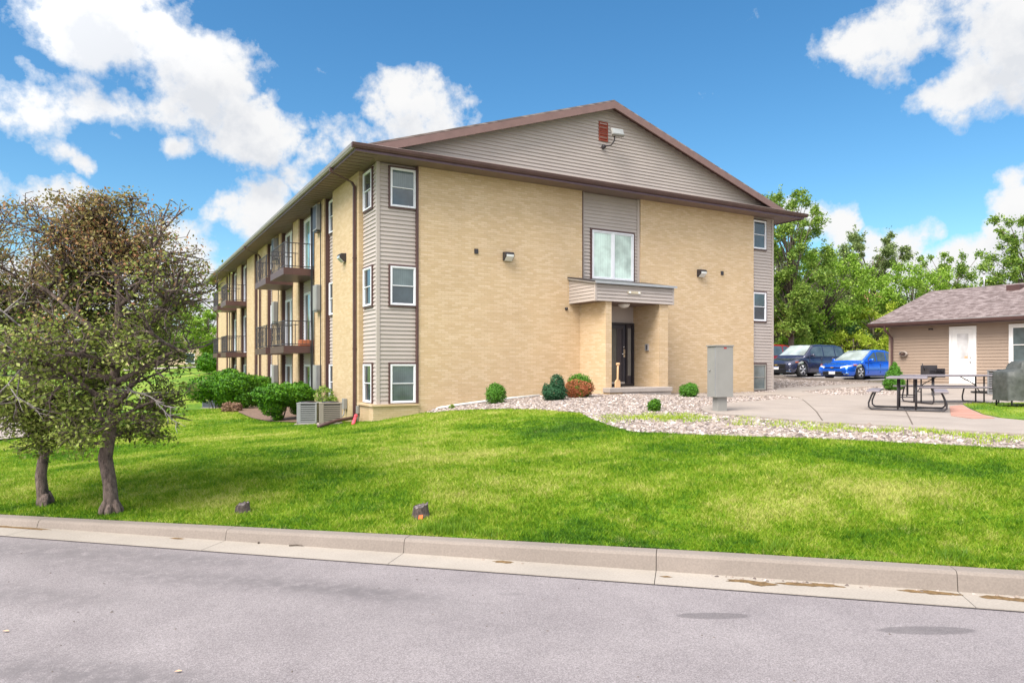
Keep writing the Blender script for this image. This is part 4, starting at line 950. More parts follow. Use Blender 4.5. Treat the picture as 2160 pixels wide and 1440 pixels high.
# side: electrical box, drain pipe, pink pipe
x, y, z = on(722, 20.2)
e = thing('disconnect_box', 'small grey electrical box on the brick beside the tan condenser', 'electrical box', (6.0, 20.75, .5))
m = MB(); m.box(5.93, 6.04, 20.68, 20.86, .42, .74); m.build('box', M['grey'], e, bevel=.01)
m = MB(); m.tube([(5.98, 20.77, .42), (5.97, 20.8, .25), (5.8, 20.7, .12), (5.6, 20.5, .15)], .018, 6); m.build('conduit', M['greymetal'], e)
e = thing('meter_box', 'small grey box fixed at the foot of the downspout', 'electrical box', (6.0, 19.63, .5))
m = MB(); m.box(5.97, 6.045, 19.46, 19.60, .36, .58); m.build('box', M['grey'], e, bevel=.01)
m = MB(); m.tube([(6.01, 19.53, .36), (6.01, 19.53, .15)], .02, 6); m.build('conduit', M['greymetal'], e)
def gp_(px, y): return hit(px, y)
pA = (5.96, 19.72, th(5.96, 19.72)+.13); X, Y, z = hit(672, 903)
m = MB(); m.tube([(5.99, 19.78, .25), pA, ((pA[0]+X)/2, (pA[1]+Y)/2, (pA[2]+z)/2+.06), (X, Y, z+.05)], .05, 8); tag(m.build('drain_extension', M['brown']), 'dark drain pipe running from the downspout across the grass', 'drain pipe')
X, Y, z = hit(745, 896)
m = MB(); m.tube([(X, Y, z+.03), (5.88, 19.3, .30)], .045, 10); m.tube([(5.88, 19.3, .29), (5.9, 19.33, .33)], .055, 10); tag(m.build('pink_drain_pipe', M['pink']), 'short pinkish-red pipe leaning at the foot of the downspout', 'pipe')
a = hit(958, 857); 
m = MB(); pts = [(7.9, 18.21), (8.6, 18.2), (9.8, 18.2), (11.25, 18.19)]
m.tube([(px_, py2, th(px_, py2)+.07) for px_, py2 in pts], .035, 8); m.tube([(9.8, 18.2, th(9.8, 18.2)+.07), (9.87, 18.2, th(9.87, 18.2)+.07)], .048, 8); m.tube([(7.9, 18.21, th(7.9, 18.21)+.07), (7.75, 18.0, th(7.75, 18.0)+.03)], .035, 8)
tag(m.build('white_drain_pipe', M['whitepipe']), 'white plastic pipe along the foot of the front brick wall', 'pipe')
# shovel by the door
sh = thing('snow_shovel', 'tan wooden-handled shovel standing at the left of the entrance', 'shovel', (13.16, 16.85, 1.06))
m = MB(); m.tube([(13.17, 16.82, 1.28), (13.19, 16.83, 1.75)], .032, 8); m.tube([(13.14, 16.83, 1.77), (13.24, 16.83, 1.77)], .04, 8); m.build('handle', M['tan'], sh, bevel=.004)
m = MB(); m.prismy([(13.07, 1.065), (13.27, 1.065), (13.27, 1.24), (13.22, 1.30), (13.12, 1.30), (13.07, 1.24)], 16.80, 16.84); m.build('blade', M['tan'], sh, bevel=.01)
# orange garden marker and spare bits on the side lawn
x, y, z = on(441, 33)
f = thing('garden_stake', 'orange reflector on a thin stake among the side bushes', 'marker', (x, y, z))
m = MB(); m.tube([(x, y, z), (x, y, z+.95)], .014, 6); m.build('stake', M['galv'], f)
m = MB(); m.prismy([(x-.17, z+.95), (x, z+.72), (x+.17, z+.95), (x+.16, z+1.2), (x, z+1.26), (x-.16, z+1.2)], y-.02, y+.02); m.build('reflector', M['orange'], f)
# ------------------------------------------------------------------ stumps
def stump(px, yb, d, r, h, label, seed):
    x, y = W(px, d); z = th(x, y); rr = random.Random(seed)
    S = thing('tree_stump', label, 'tree stump', (x, y, z)); m = MB(); vs = []; n = 22
    rough = [rr.uniform(.82, 1.15) for _ in range(n)]
    for (k, q) in ((1.45, -.03), (1.2, .02), (1.03, .4), (.95, .75), (.93, 1.0)):
        for i in range(n):
            t = 2*math.pi*i/n; rad = r*k*rough[i]*(1+.12*math.sin(3*t+seed)); vs.append((rad*math.cos(t), rad*math.sin(t), h*q+(.012*rr.uniform(-1, 1)+.02*math.cos(t) if q > .9 else 0)))
    m.add(vs, [(j*n+i, j*n+(i+1) % n, (j+1)*n+(i+1) % n, (j+1)*n+i) for j in range(4) for i in range(n)], True); m.build('bark', M['barkstump'], S, wl=ZERO)
    m = MB(); m.add([(v[0]*.97, v[1]*.97, v[2]-.006) for v in vs[4*n:]]+[(0, 0, h*.9)], [(i, (i+1) % n, n) for i in range(n)]); m.build('cut_face', M['cutwood'], S, wl=ZERO, fix=False)
    return S
M['barkstump'] = barkmat('stump_bark', (.025, .018, .015), (.17, .13, .12)); M['cutwood'] = barkmat('stump_cut', (.03, .025, .025), (.32, .27, .26))
stump(512, 1072, 7.75, .072, .10, 'small weathered tree stump in the grass, the left one of two', 3)
S2 = stump(888, 1075, 7.35, .085, .125, 'larger hollow tree stump with orange rot at its foot, right of the other', 8)
x, y = S2.location[0], S2.location[1]
m = MB(); m.add([(x-.07, y-.10, S2.location[2]+.01), (x-.03, y-.115, S2.location[2]+.01), (x-.02, y-.10, S2.location[2]+.05), (x-.06, y-.09, S2.location[2]+.045)], [(0, 1, 2, 3)]); m.build('rot_patch', M['orange'], S2, fix=False)
M['orange'].diffuse_color = (1, .3, 0, 1)
# ------------------------------------------------------------------ cars
def car(loc, rz, L, Wd, H, paintm, label, kind='sedan', name='sedan'):
    K = thing(name, label, 'car', loc, rz, None); hw = Wd/2
    suv = kind == 'suv'
    wr = .36 if suv else .325; xf, xb = L/2-.88, -L/2+.95; gc = .22 if suv else .17
    belt = .62*H if suv else .60*H
    # x from rear (-L/2) to front (L/2)
    top = [(-L/2, .58*H), (-L/2+.06, .70*H if suv else .66*H), (-L/2+.5, .66*H if suv else .70*H), (-.9, belt+.03), (.6, belt-.01), (1.0, belt-.02), (L/2-.55, .53*H+.03), (L/2-.16, .47*H), (L/2, .38*H)]
    xs = sorted(set(list(np.linspace(-L/2, L/2, 45)) + [xf+math.cos(t)*(wr+.06) for t in np.linspace(0, math.pi, 11)] + [xb+math.cos(t)*(wr+.06) for t in np.linspace(0, math.pi, 11)]))
    def zt(x): return float(np.interp(x, [p[0] for p in top], [p[1] for p in top]))
    def zb(x):
        z = gc+ (.12 if x > L/2-.12 or x < -L/2+.12 else 0)
        for c in (xf, xb):
            q = (wr+.06)**2-(x-c)**2
            if q > 0: z = max(z, wr+math.sqrt(q)-.0)
        return z
    def wx(x):
        e = min(1, (L/2-abs(x))/.75); return hw*(.80+.20*math.sqrt(max(0, 1-(1-e)**2)))
    vs = []; ring = 13
    for x in xs:
        a, b = zb(x), zt(x); w_ = wx(x); h_ = b-a
        pr = [(.90, 0), (.97, .12), (1.0, .4), (.985, .72), (.95, .88), (.86, .97), (.45, 1.03)]
        row = [(x, w_*p, a+h_*q) for p, q in pr]
        full = row+[(x, 0, a+h_*1.045)]+[(x, -yy, zz) for _, yy, zz in row[::-1]]
        ring = len(full); vs += full
    n = len(xs); fs = [(i*ring+k, i*ring+k+1, (i+1)*ring+k+1, (i+1)*ring+k) for i in range(n-1) for k in range(ring-1)]
    fs += [(i*ring, (i+1)*ring, (i+1)*ring+ring-1, i*ring+ring-1) for i in range(n-1)]
    fs += [tuple(range(ring)), tuple((n-1)*ring+k for k in range(ring-1, -1, -1))]
    m = MB(); m.add(vs, fs, True); body = m.build('body', paintm, K, wl=ZERO)
    # greenhouse
    if suv: gx = [(-L/2+.12, belt+.02), (-L/2+.42, H-.10), (-L/2+.9, H-.02), (-.1, H), (.45, H-.05), (1.28, belt-.03)]
    else: gx = [(-L/2+.5, .68*H), (-L/2+1.15, H-.14), (-.75, H-.02), (-.1, H), (.3, H-.04), (1.30, belt-.03)]
    def zr_(x): return float(np.interp(x, [p[0] for p in gx], [p[1] for p in gx]))
    def cabin(x0, x1, k, inset, zlo, zcap=None, y0=None):
        X_ = sorted(set(list(np.linspace(x0, x1, k))+[p[0] for p in gx if x0 < p[0] < x1])); V_ = []
        for x in X_:
            b = zr_(x); a = min(zlo, b-.001); tt = (b-a)/max(.01, (H-belt))
            wb = hw*.93-inset; wt = wb-.17*min(1, tt)
            V_ += [(x, wb, a), (x, wt+.02, b-.05*min(1, tt)), (x, wt-.06, b), (x, 0, b+.015), (x, -wt+.06, b), (x, -wt-.02, b-.05*min(1, tt)), (x, -wb, a)]
        nn = len(X_); m = MB(); m.add(V_, [(i*7+q, i*7+q+1, (i+1)*7+q+1, (i+1)*7+q) for i in range(nn-1) for q in range(6)]+[tuple(range(7)), tuple((nn-1)*7+q for q in range(6, -1, -1))], True); return m
    gxs = gx[0][0]; gxe = gx[-1][0]
    cabin(gxs, gxe, 22, 0, belt-.06).build('cabin', paintm, K, wl=ZERO)
    # side windows (proud panes)
    def lerp_y(x, z):
        b = zr_(x); a = min(belt-.06, b-.001); tt = (b-a)/max(.01, (H-belt)); wb = hw*.93; wt = wb-.17*min(1, tt)
        return wb+(wt+.02-wb)*((z-a)/max(.01, (b-.05*min(1, tt)-a)))+.006
    rear_x = -L/2+(.45 if suv else .95)
    segs = [(rear_x, -.62 if not suv else -.75), (-.56 if not suv else -.69, .12), (.18, .86)] if not suv else [(rear_x, -1.25), (-1.17, -.3), (-.23, .72)]
    if not suv: segs = [(rear_x+.25, -.62), (-.56, .12), (.18, .84)]
    for sgn in (1, -1):
        for s0, s1 in segs:
            m = MB(); pts = []
            k = 7; xsn = np.linspace(s0, s1, k)
            lo = [(x, sgn*lerp_y(x, belt+.02), belt+.02) for x in xsn]; hi = []
            for x in xsn:
                z = max(belt+.03, zr_(x)-.10); hi.append((x, sgn*lerp_y(x, z), z))
            m.add(lo+hi, [(i, i+1, k+i+1, k+i) for i in range(k-1)], True); m.build('side_window', M['carglass'], K, wl=ZERO, fix=False)
    # windscreen: follows slope between roof front and cowl
    m = MB(); xa, xb_ = gx[-2][0]+.02, gx[-1][0]-.12; vs = []
    for x in np.linspace(xa, xb_, 8):
        b = zr_(x); tt = (b-(belt-.06))/max(.01, H-belt); wt = hw*.93-.17*min(1, tt)-.07
        vs += [(x+.012, wt*q, b+.008+.015*(1-abs(q))) for q in (-1, -.5, 0, .5, 1)]
    m.add(vs, [(i*5+q, i*5+q+1, (i+1)*5+q+1, (i+1)*5+q) for i in range(7) for q in range(4)], True); m.build('windscreen', M['windscreen'], K, wl=ZERO, fix=False)
    # wheels
    for cx_ in (xf, xb):
        for sgn in (1, -1):
            yo = sgn*(hw-.015); yi = sgn*(hw-.22)
            m = MB(); m.lathe((cx_, yi, wr), [(wr*.6, 0), (wr*.97, 0), (wr, sgn*.03), (wr, sgn*.17), (wr*.96, sgn*.205), (wr*.68, sgn*.205)], 28, 'y'); wh = m.build('wheel', M['tyre'], K, wl=ZERO)
            m = MB(); m.lathe((cx_, yo, wr), [(wr*.69, 0), (wr*.64, sgn*.012), (wr*.60, -sgn*.03)], 28, 'y')
            for q in range(5):
                for dq in (-.16, .16):
                    t = q*2*math.pi/5+.3; t2 = t+dq
                    a_ = (cx_+.04*math.cos(t), yo+sgn*.01, wr+.04*math.sin(t)); b_ = (cx_+wr*.64*math.cos(t2), yo+sgn*.004, wr+wr*.64*math.sin(t2)); m.tube([a_, b_], [.03, .022], 5)
            m.lathe((cx_, yo, wr), [(.06, 0), (.05, sgn*.02)], 12, 'y'); m.build('rim', M['galv'], wh, wl=ZERO)
            m = MB(); m.lathe((cx_, yo, wr), [(wr*.58, -sgn*.035), (wr*.1, -sgn*.035)], 20, 'y'); m.build('brake_disc', M['dark'], wh, wl=ZERO)
    xN = L/2
    def nose(y, z): # x on the front surface
        return None
    # front fascia parts curve with plan taper: x = L/2 - bulge(y)
    def fx(y): return L/2-.75*(1-math.sqrt(max(0, 1-max(0, (abs(y)/hw-.80)/.20)**2)))
    def strip(z0, z1, y0, y1, out, name, mat, k=8, s0=0, s1=0, lean=0, parent=K):
        m = MB(); ys = np.linspace(y0, y1, k); V_ = []
        for i, y in enumerate(ys):
            u = i/(k-1); a, b = z0+s0*u, z1+s1*u; x = fx(y)+out; V_ += [(x, y, a), (x-lean, y, b), (x-.12, y, a), (x-.12-lean, y, b)]
        m.add(V_, [(i*4, (i+1)*4, (i+1)*4+1, i*4+1) for i in range(k-1)]+[(i*4+1, (i+1)*4+1, (i+1)*4+3, i*4+3) for i in range(k-1)]+[(i*4, i*4+2, (i+1)*4+2, (i+1)*4) for i in range(k-1)]+[(0, 1, 3, 2), ((k-1)*4, (k-1)*4+2, (k-1)*4+3, (k-1)*4+1)]); return m.build(name, mat, parent, wl=ZERO)
    h0 = .40*H
    if not suv:
        strip(.36, .385, -.52, .52, .012, 'grille_trim', M['chrome']); strip(.20, .37, -.5, .5, .008, 'lower_grille', M['blacktrim']); strip(.195, .205, -.42, .42, .015, 'grille_trim', M['chrome'])
        strip(h0-.03, h0+.02, -.42, .42, .01, 'upper_grille', M['blacktrim'])
    else:
        strip(.42, .62, -.55, .55, .010, 'upper_grille', M['blacktrim']); strip(.63, .66, -.6, .6, .02, 'grille_trim', M['chrome']); strip(.20, .36, -.6, .6, .008, 'lower_grille', M['blacktrim'])
    p = MB(); p.box(L/2+.012, L/2+.03, -.16, .16, .25 if not suv else .38, .40 if not suv else .53); pl_ = p.build('licence_plate', M['doorwhite'], K, wl=ZERO)
    p = MB(); p.box(L/2+.0305, L/2+.032, -.15, .15, .37 if not suv else .5, .395 if not suv else .525); p.build('plate_band', M['blue'], pl_, wl=ZERO)
    zz = h0 if not suv else .6
    p = MB(); p.box(L/2+.02, L/2+.035, -.09, .09, zz-.012, zz+.018); p.box(L/2+.02, L/2+.036, -.035, .035, zz-.027, zz+.033); p.build('badge', M['gold'], K, wl=ZERO)
    for sgn in (1, -1):
        za = h0-.035 if not suv else .60
        m = MB(); ys = np.linspace(.42, .90, 6)*hw/.9; V_ = []; up = .10
        for i, y in enumerate(ys):
            u = i/5; x = fx(y)+.015-.12*u; V_ += [(x, sgn*y, za+.02*u), (x-.07, sgn*y, za+.075+up*u*.8)]
        V_ += [(fx(hw*.97)-.12, sgn*hw*.985, za+.1), (fx(hw*.97)-.42, sgn*hw*.985, za+.2)]
        kk = len(V_)//2
        m.add(V_, [(i*2, (i+1)*2, (i+1)*2+1, i*2+1) for i in range(kk-1)], True); m.build('headlight', M['light'], K, wl=ZERO, fix=False)
        m = MB(); m.box(xN-.62, xN-.36, sgn*(hw*.965)-.02, sgn*(hw*.965)+.02, za+.12, za+.18); m.build('turn_signal', M['amber'], K, wl=ZERO, bevel=.01)
        m = MB(); yy = sgn*.70*hw/.9; m.box(fx(yy)-.1, fx(yy)+.02, yy-.12, yy+.12, .24, .31); m.build('fog_lamp', M['chrome'], K, wl=ZERO, bevel=.02)
        m = MB(); m.lathe((.82, sgn*(hw+.10), belt+.07), [(.02, -.11), (.07, -.08), (.085, 0), (.07, .08), (.02, .11)], 12, 'y'); m.v = [(a, b, belt+.07+(c-belt-.07)*.85) for a, b, c in m.v]; m.tube([(.82, sgn*(hw-.06), belt+.03), (.82, sgn*(hw+.08), belt+.06)], .025, 6); m.build('mirror', paintm, K, wl=ZERO)
        for hx in (-.05, -.95):
            m = MB(); m.tube([(hx-.1, sgn*(hw*.995), belt-.10), (hx-.07, sgn*(hw*.995+.035), belt-.10), (hx+.07, sgn*(hw*.995+.035), belt-.10), (hx+.1, sgn*(hw*.995), belt-.10)], .014, 6); m.build('door_handle', paintm, K, wl=ZERO)
        m = MB()
        for dx_ in (.92, -.02, -.98): m.box(dx_-.004, dx_+.004, sgn*hw*.985-.006, sgn*hw*.985+.012, .3, belt-.04)
        m.box(-1.6, 1.1, sgn*(hw*.965)-.01, sgn*(hw*.965)+.008, belt+.0, belt+.012); m.build('door_seam', M['dark'], K, wl=ZERO)
        m = MB(); m.box(-L/2-.01, -L/2+.3, sgn*hw*.80-.08, sgn*hw*.80+.12, .6*H-.05, .6*H+.07); m.build('tail_light', M['red'], K, wl=ZERO, bevel=.02)
    m = MB(); m.box(-L/2+.25, L/2-.28, -hw+.225, hw-.225, gc-.04, wr*2+.04); m.build('underbody', M['blacktrim'], K, wl=ZERO)
    return K
def cz(x, y): return th(x, y)+.03
car((31.9, 21.45, cz(31, 21.4)), math.pi, 4.7, 1.80, 1.42, M['blue'], 'bright blue sedan parked facing the lawn beside the garage', 'sedan', 'sedan')
car((31.85, 24.65, cz(31, 24.4)), math.pi, 4.65, 1.86, 1.68, M['navy'], 'dark navy SUV parked left of the bright blue sedan', 'suv', 'suv')
car((31.9, 28.0, cz(31, 27.5)), math.pi, 4.8, 1.9, 1.75, M['red'], 'red SUV mostly hidden behind the apartment corner', 'suv', 'suv')
car((46.5, 26.2, cz(46, 26)), math.pi, 4.7, 1.85, 1.7, M['navy'], 'dark car in the far row, its roof showing above the blue sedan', 'suv', 'suv')
car((46.5, 30.5, cz(46, 30)), math.pi, 4.8, 1.9, 1.85, M['whitep'], 'white vehicle in the far row, its roof showing above the navy SUV', 'suv', 'van')
for i, (yy, lb) in enumerate(((24.6, 'concrete wheel stop in front of the navy SUV'), (21.4, 'concrete wheel stop in front of the blue sedan'))):
    m = MB(); zz = cz(29.1, yy); m.prismy([(28.98, zz), (29.16, zz), (29.13, zz+.12), (29.01, zz+.12)], yy-.85, yy+.85); tag(m.build('wheel_stop', M['kerb']), lb, 'wheel stop', 'concrete wheel stops')
# ------------------------------------------------------------------ vegetation
def leafquads(P, size, up=.0, out=None, asp=.55):
    n = len(P); a = rng.normal(0, 1, (n, 3)); a /= np.linalg.norm(a, axis=1)[:, None]
    if out is not None: nrm = out+rng.normal(0, .55, (n, 3))
    else: nrm = rng.normal(0, 1, (n, 3)); nrm[:, 2] = np.abs(nrm[:, 2])+up
    nrm /= np.linalg.norm(nrm, axis=1)[:, None]
    b = np.cross(nrm, a); b /= np.linalg.norm(b, axis=1)[:, None]+1e-9; c = np.cross(nrm, b)
    s = (size*rng.uniform(.6, 1.3, n))[:, None]
    V = np.stack([P-b*s*.5, P-c*s*asp*.5+nrm*s*.06, P+b*s*.5, P+c*s*asp*.5+nrm*s*.06], 1)
    return V.reshape(-1, 3), np.arange(4*n).reshape(-1, 4)
def ball(n, c, r, shell=.5):
    d = rng.normal(0, 1, (n, 3)); d /= np.linalg.norm(d, axis=1)[:, None]
    q = rng.uniform(shell, 1, n)**(.6); q *= 1+.15*np.sin(d[:, 0]*6+d[:, 1]*5+c[0]*3)
    return np.array(c)+d*q[:, None]*np.array(r), d
def foliage(groups, name, mat, parent):
    Vs, Fs, o = [], [], 0
    for V, F in groups: Vs.append(V); Fs.append(F+o); o += len(V)
    return npmesh(name, np.concatenate(Vs), np.concatenate(Fs), mat, parent)
LM = {
 'bright': leafmat('leaf_bright', [(.09, .19, .02), (.17, .31, .025), (.27, .43, .045), (.38, .52, .09)], trans=.35),
 'mid': leafmat('leaf_mid', [(.065, .14, .025), (.14, .25, .035), (.24, .36, .055), (.36, .47, .10)], trans=.35),
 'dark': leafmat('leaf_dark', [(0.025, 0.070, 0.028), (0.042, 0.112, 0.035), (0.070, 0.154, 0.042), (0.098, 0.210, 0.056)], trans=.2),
 'yellow': leafmat('leaf_yellow', [(0.168, 0.264, 0.018), (0.288, 0.408, 0.024), (0.432, 0.528, 0.048), (0.504, 0.552, 0.108)], trans=.35),
 'olive': leafmat('leaf_olive', [(0.087, 0.131, 0.043), (0.145, 0.203, 0.065), (0.217, 0.290, 0.087), (0.290, 0.362, 0.131)], trans=.3),
 'bush': leafmat('leaf_bush', [(.016, .055, .006), (.035, .12, .006), (.075, .22, .006), (.15, .34, .012)], trans=.2),
 'conifer': leafmat('leaf_conifer', [(0.011, 0.050, 0.018), (0.020, 0.081, 0.032), (0.032, 0.113, 0.045)], trans=.1),
 'conifer2': leafmat('leaf_conifer_light', [(.03, .10, .01), (.06, .18, .012), (.10, .27, .02)], trans=.1),
 'rusty': leafmat('leaf_rusty', [(.22, .06, .025), (.36, .11, .045), (.42, .16, .07)], trans=.1),
 'crab_green': leafmat('crab_leaf_green', [(.06, .105, .015), (.14, .20, .03), (.25, .31, .055), (.38, .42, .12)], trans=.3),
 'crab_red': leafmat('crab_leaf_bronze', [(.13, .125, .035), (.22, .20, .06), (.33, .28, .10), (.42, .19, .10)], trans=.3),
}
def tree(px, d, ztop, wid, label, mat='mid', n=9000, leaf=.17, clumps=26, zlo=None, lean=0, trunk=.16, open_=.5, flat=.8, name='deciduous_tree', cat='tree', group='trees beyond the car park', cr=(.18, .30)):
    x, y = W(px, d); z0 = th(x, y) if d < 120 else 1.2
    T = thing(name, label, cat, (x, y, z0), 0, group); Hh = ztop-z0; zlo = Hh*.22 if zlo is None else zlo
    cs = []; clumps = int(clumps*2.0)
    for i in range(clumps):
        u = (i+.5)/clumps; zz = zlo+(Hh-zlo)*(.06+.88*u); prof = math.sin(math.pi*min(1, .20+.74*(1-u)))**.6
        a = i*2.399+random.uniform(-.5, .5); q = wid*prof*math.sqrt(random.uniform(.08, 1))*.92
        r = wid*random.uniform(*cr)*(1.05-.3*u)*.72; cs.append((q*math.cos(a)+lean*u, q*math.sin(a), min(zz+random.uniform(-.3, .3), Hh-r*flat), r))
    G_ = []; tot = sum(c[3]**2 for c in cs)
    for c in cs:
        k = int(n*1.35*c[3]**2/tot); P, dn = ball(k, c[:3], (c[3], c[3], c[3]*flat), .15)
        P += rng.normal(0, c[3]*.28, P.shape); G_.append(leafquads(P, leaf, .3))
        # loose sprays that break the outline
        for _ in range(2):
            v = rng.normal(0, 1, 3)+np.array([c[0], c[1], .6])*.6/max(.5, wid); v /= np.linalg.norm(v); t = rng.random(k//7)[:, None]
            P = np.array(c[:3])+v*t*c[3]*2.1+rng.normal(0, .10*c[3]+.04, (k//7, 3)); G_.append(leafquads(P, leaf*.9, .3))
    foliage(G_, 'crown', LM[mat], T)
    m = MB(); m.tube([(0, 0, -.3), (lean*.1+.05, 0, Hh*.2), (lean*.3, .05, Hh*.42), (lean*.6, 0, Hh*.62), (lean*.85, 0, Hh*.8)], [trunk*1.3, trunk, trunk*.75, trunk*.4, .03], 9); m.build('trunk', M['bark2'], T, wl=ZERO)
    m = MB()
    for c in cs[::1]:
        zb_ = max(Hh*.18, c[2]*random.uniform(.5, .75)); lx = lean*zb_/Hh
        mid = ((lx+c[0])*.5, c[1]*.5, (zb_+c[2])*.5+random.uniform(-.1, .3)); m.tube([(lx, 0, zb_), mid, (c[0], c[1], c[2])], [trunk*.28, trunk*.17, .015], 5)
    m.build('limb', M['bark2'], T, wl=ZERO); return T
tree(1668, 41, 12.3, 2.6, 'tall open green tree rising just beyond the right roof corner', 'mid', 15000, .17, 46, cr=(.14, .26), zlo=2.0, open_=.4)
tree(1640, 46, 9.5, 2.6, 'leafy tree directly behind the right wall of the apartment block', 'mid', 8000, .17, 24)
tree(1738, 45, 9.2, 3.0, 'bright green bushy tree above the navy SUV', 'bright', 12000, .18, 34, zlo=1.4)
tree(1775, 54, 11.2, 2.9, 'olive green tree with feathery top left of the bare-stemmed tree', 'olive', 9000, .19, 24, zlo=4.5, cr=(.16, .26), trunk=.22)
tree(1832, 56, 12.4, 3.3, 'spreading flat-topped tree with a bare forked stem behind the blue sedan', 'olive', 7000, .19, 13, zlo=7.2, lean=.7, cr=(.16, .26), flat=.45, trunk=.2)
tree(1870, 50, 6.2, 2.0, 'slim leaning tree with leafy lower stem right of the flat-topped tree', 'mid', 4000, .18, 12, zlo=3.2)
tree(1925, 48, 8.6, 2.9, 'rounded dense bright green tree behind the garage roof end', 'bright', 13000, .18, 34, zlo=1.8, cr=(.2, .32))
tree(2000, 55, 10.9, 3.0, 'airy light green tree with spiky top behind the garage ridge', 'mid', 8500, .19, 24, zlo=3, cr=(.15, .25))
tree(2165, 46, 12.0, 3.0, 'tree with layered branches at the right edge behind the garage', 'mid', 12000, .18, 34, zlo=3, cr=(.14, .24))
tree(1842, 44, 5.6, 2.1, 'yellow-green shrubby tree between the navy SUV and the garage eave', 'yellow', 9000, .15, 24, zlo=.3)
tree(1800, 43, 3.9, 1.7, 'low yellow-green bush right behind the blue sedan', 'yellow', 6000, .14, 18, zlo=.1, name='bush', cat='bush')
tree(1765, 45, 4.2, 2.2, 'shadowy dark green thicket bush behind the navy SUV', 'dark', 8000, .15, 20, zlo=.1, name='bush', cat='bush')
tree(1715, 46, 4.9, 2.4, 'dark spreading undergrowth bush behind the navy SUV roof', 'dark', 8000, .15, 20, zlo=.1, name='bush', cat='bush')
tree(1680, 44, 3.6, 1.9, 'light green low bush at the back of the car park by the apartment corner', 'bright', 6000, .14, 18, zlo=.1, name='bush', cat='bush')
tree(1648, 48, 6.2, 2.6, 'mid green undergrowth tree next to the apartment corner board', 'mid', 8000, .16, 22, zlo=.1)
tree(1880, 46, 4.8, 2.2, 'mid green bush behind the garage downspout', 'mid', 8000, .15, 20, zlo=.1, name='bush', cat='bush')
tree(1700, 50, 7.4, 3.0, 'mid green tree filling the gap above the navy SUV', 'mid', 10000, .18, 26, zlo=.8)
tree(1790, 52, 6.8, 3.0, 'dense mid green tree below the feathery-topped one', 'mid', 10000, .18, 26, zlo=.5)
tree(1980, 50, 6.8, 2.8, 'mid green tree low behind the garage ridge', 'mid', 7000, .18, 20, zlo=.5)
LG = 'trees far down the left side'
tree(440, 78, 8.4, 3.4, 'green tree far behind the left end of the apartment block', 'bright', 7000, .26, 22, zlo=1, group=LG)
tree(350, 84, 9.5, 4.2, 'darker green tree far off behind the bronze-leaved tree', 'mid', 7000, .28, 22, zlo=1, group=LG)
tree(250, 80, 8.0, 4.6, 'wide far tree seen through the middle of the bronze crown', 'mid', 6000, .3, 20, zlo=.5, group=LG)
tree(120, 74, 7.0, 4.6, 'far tree behind the left trunk of the pair', 'mid', 6000, .3, 20, zlo=.5, group=LG)
tree(10, 66, 7.5, 4.2, 'far tree at the left edge of the view', 'mid', 6000, .3, 20, zlo=.5, group=LG)
# far tan building on the left
x, y = W(345, 92); fb = thing('far_building', 'pale tan building far behind the left end of the apartment block', 'building', (x, y, 1.2), YAW*-1)
m = MB(); m.box(-13, 9, 0, 10, -1.5, 3.4); m.build('wall', plain('far_wall', (.55, .42, .30), .8), fb, wl=ZERO)
m = MB(); m.prismx([(-.6, 3.4), (10.6, 3.4), (5, 5.6)], -13.6, 9.6); m.build('roof', M['shingle'], fb, wl=ZERO)
for xx in (-11, -7.5, -4, -.5, 3.5, 6.5):
    m = MB(); frame(m, xx-.6, xx+.6, .7, 2.1, .08, -.06, .02); fw = m.build('window', M['white'], fb, wl=ZERO)
    m = MB(); m.box(xx-.52, xx+.52, -.02, .0, .78, 2.02); m.build('pane', M['glass'], fw, wl=ZERO)
x, y = W(1800, 72); rh = thing('far_house', 'distant house with a reddish roof glimpsed through the trees', 'house', (x, y, 1.5), -YAW)
m = MB(); m.box(-4, 4, 0, 6, -1, 5.6); m.build('wall', M['sidinggarage'], rh, wl=ZERO)
m = MB(); m.prismx([(-.5, 5.6), (6.5, 5.6), (3, 8.0)], -4.5, 4.5); m.build('roof', plain('red_roof', (.36, .16, .11), .9), rh, wl=ZERO)
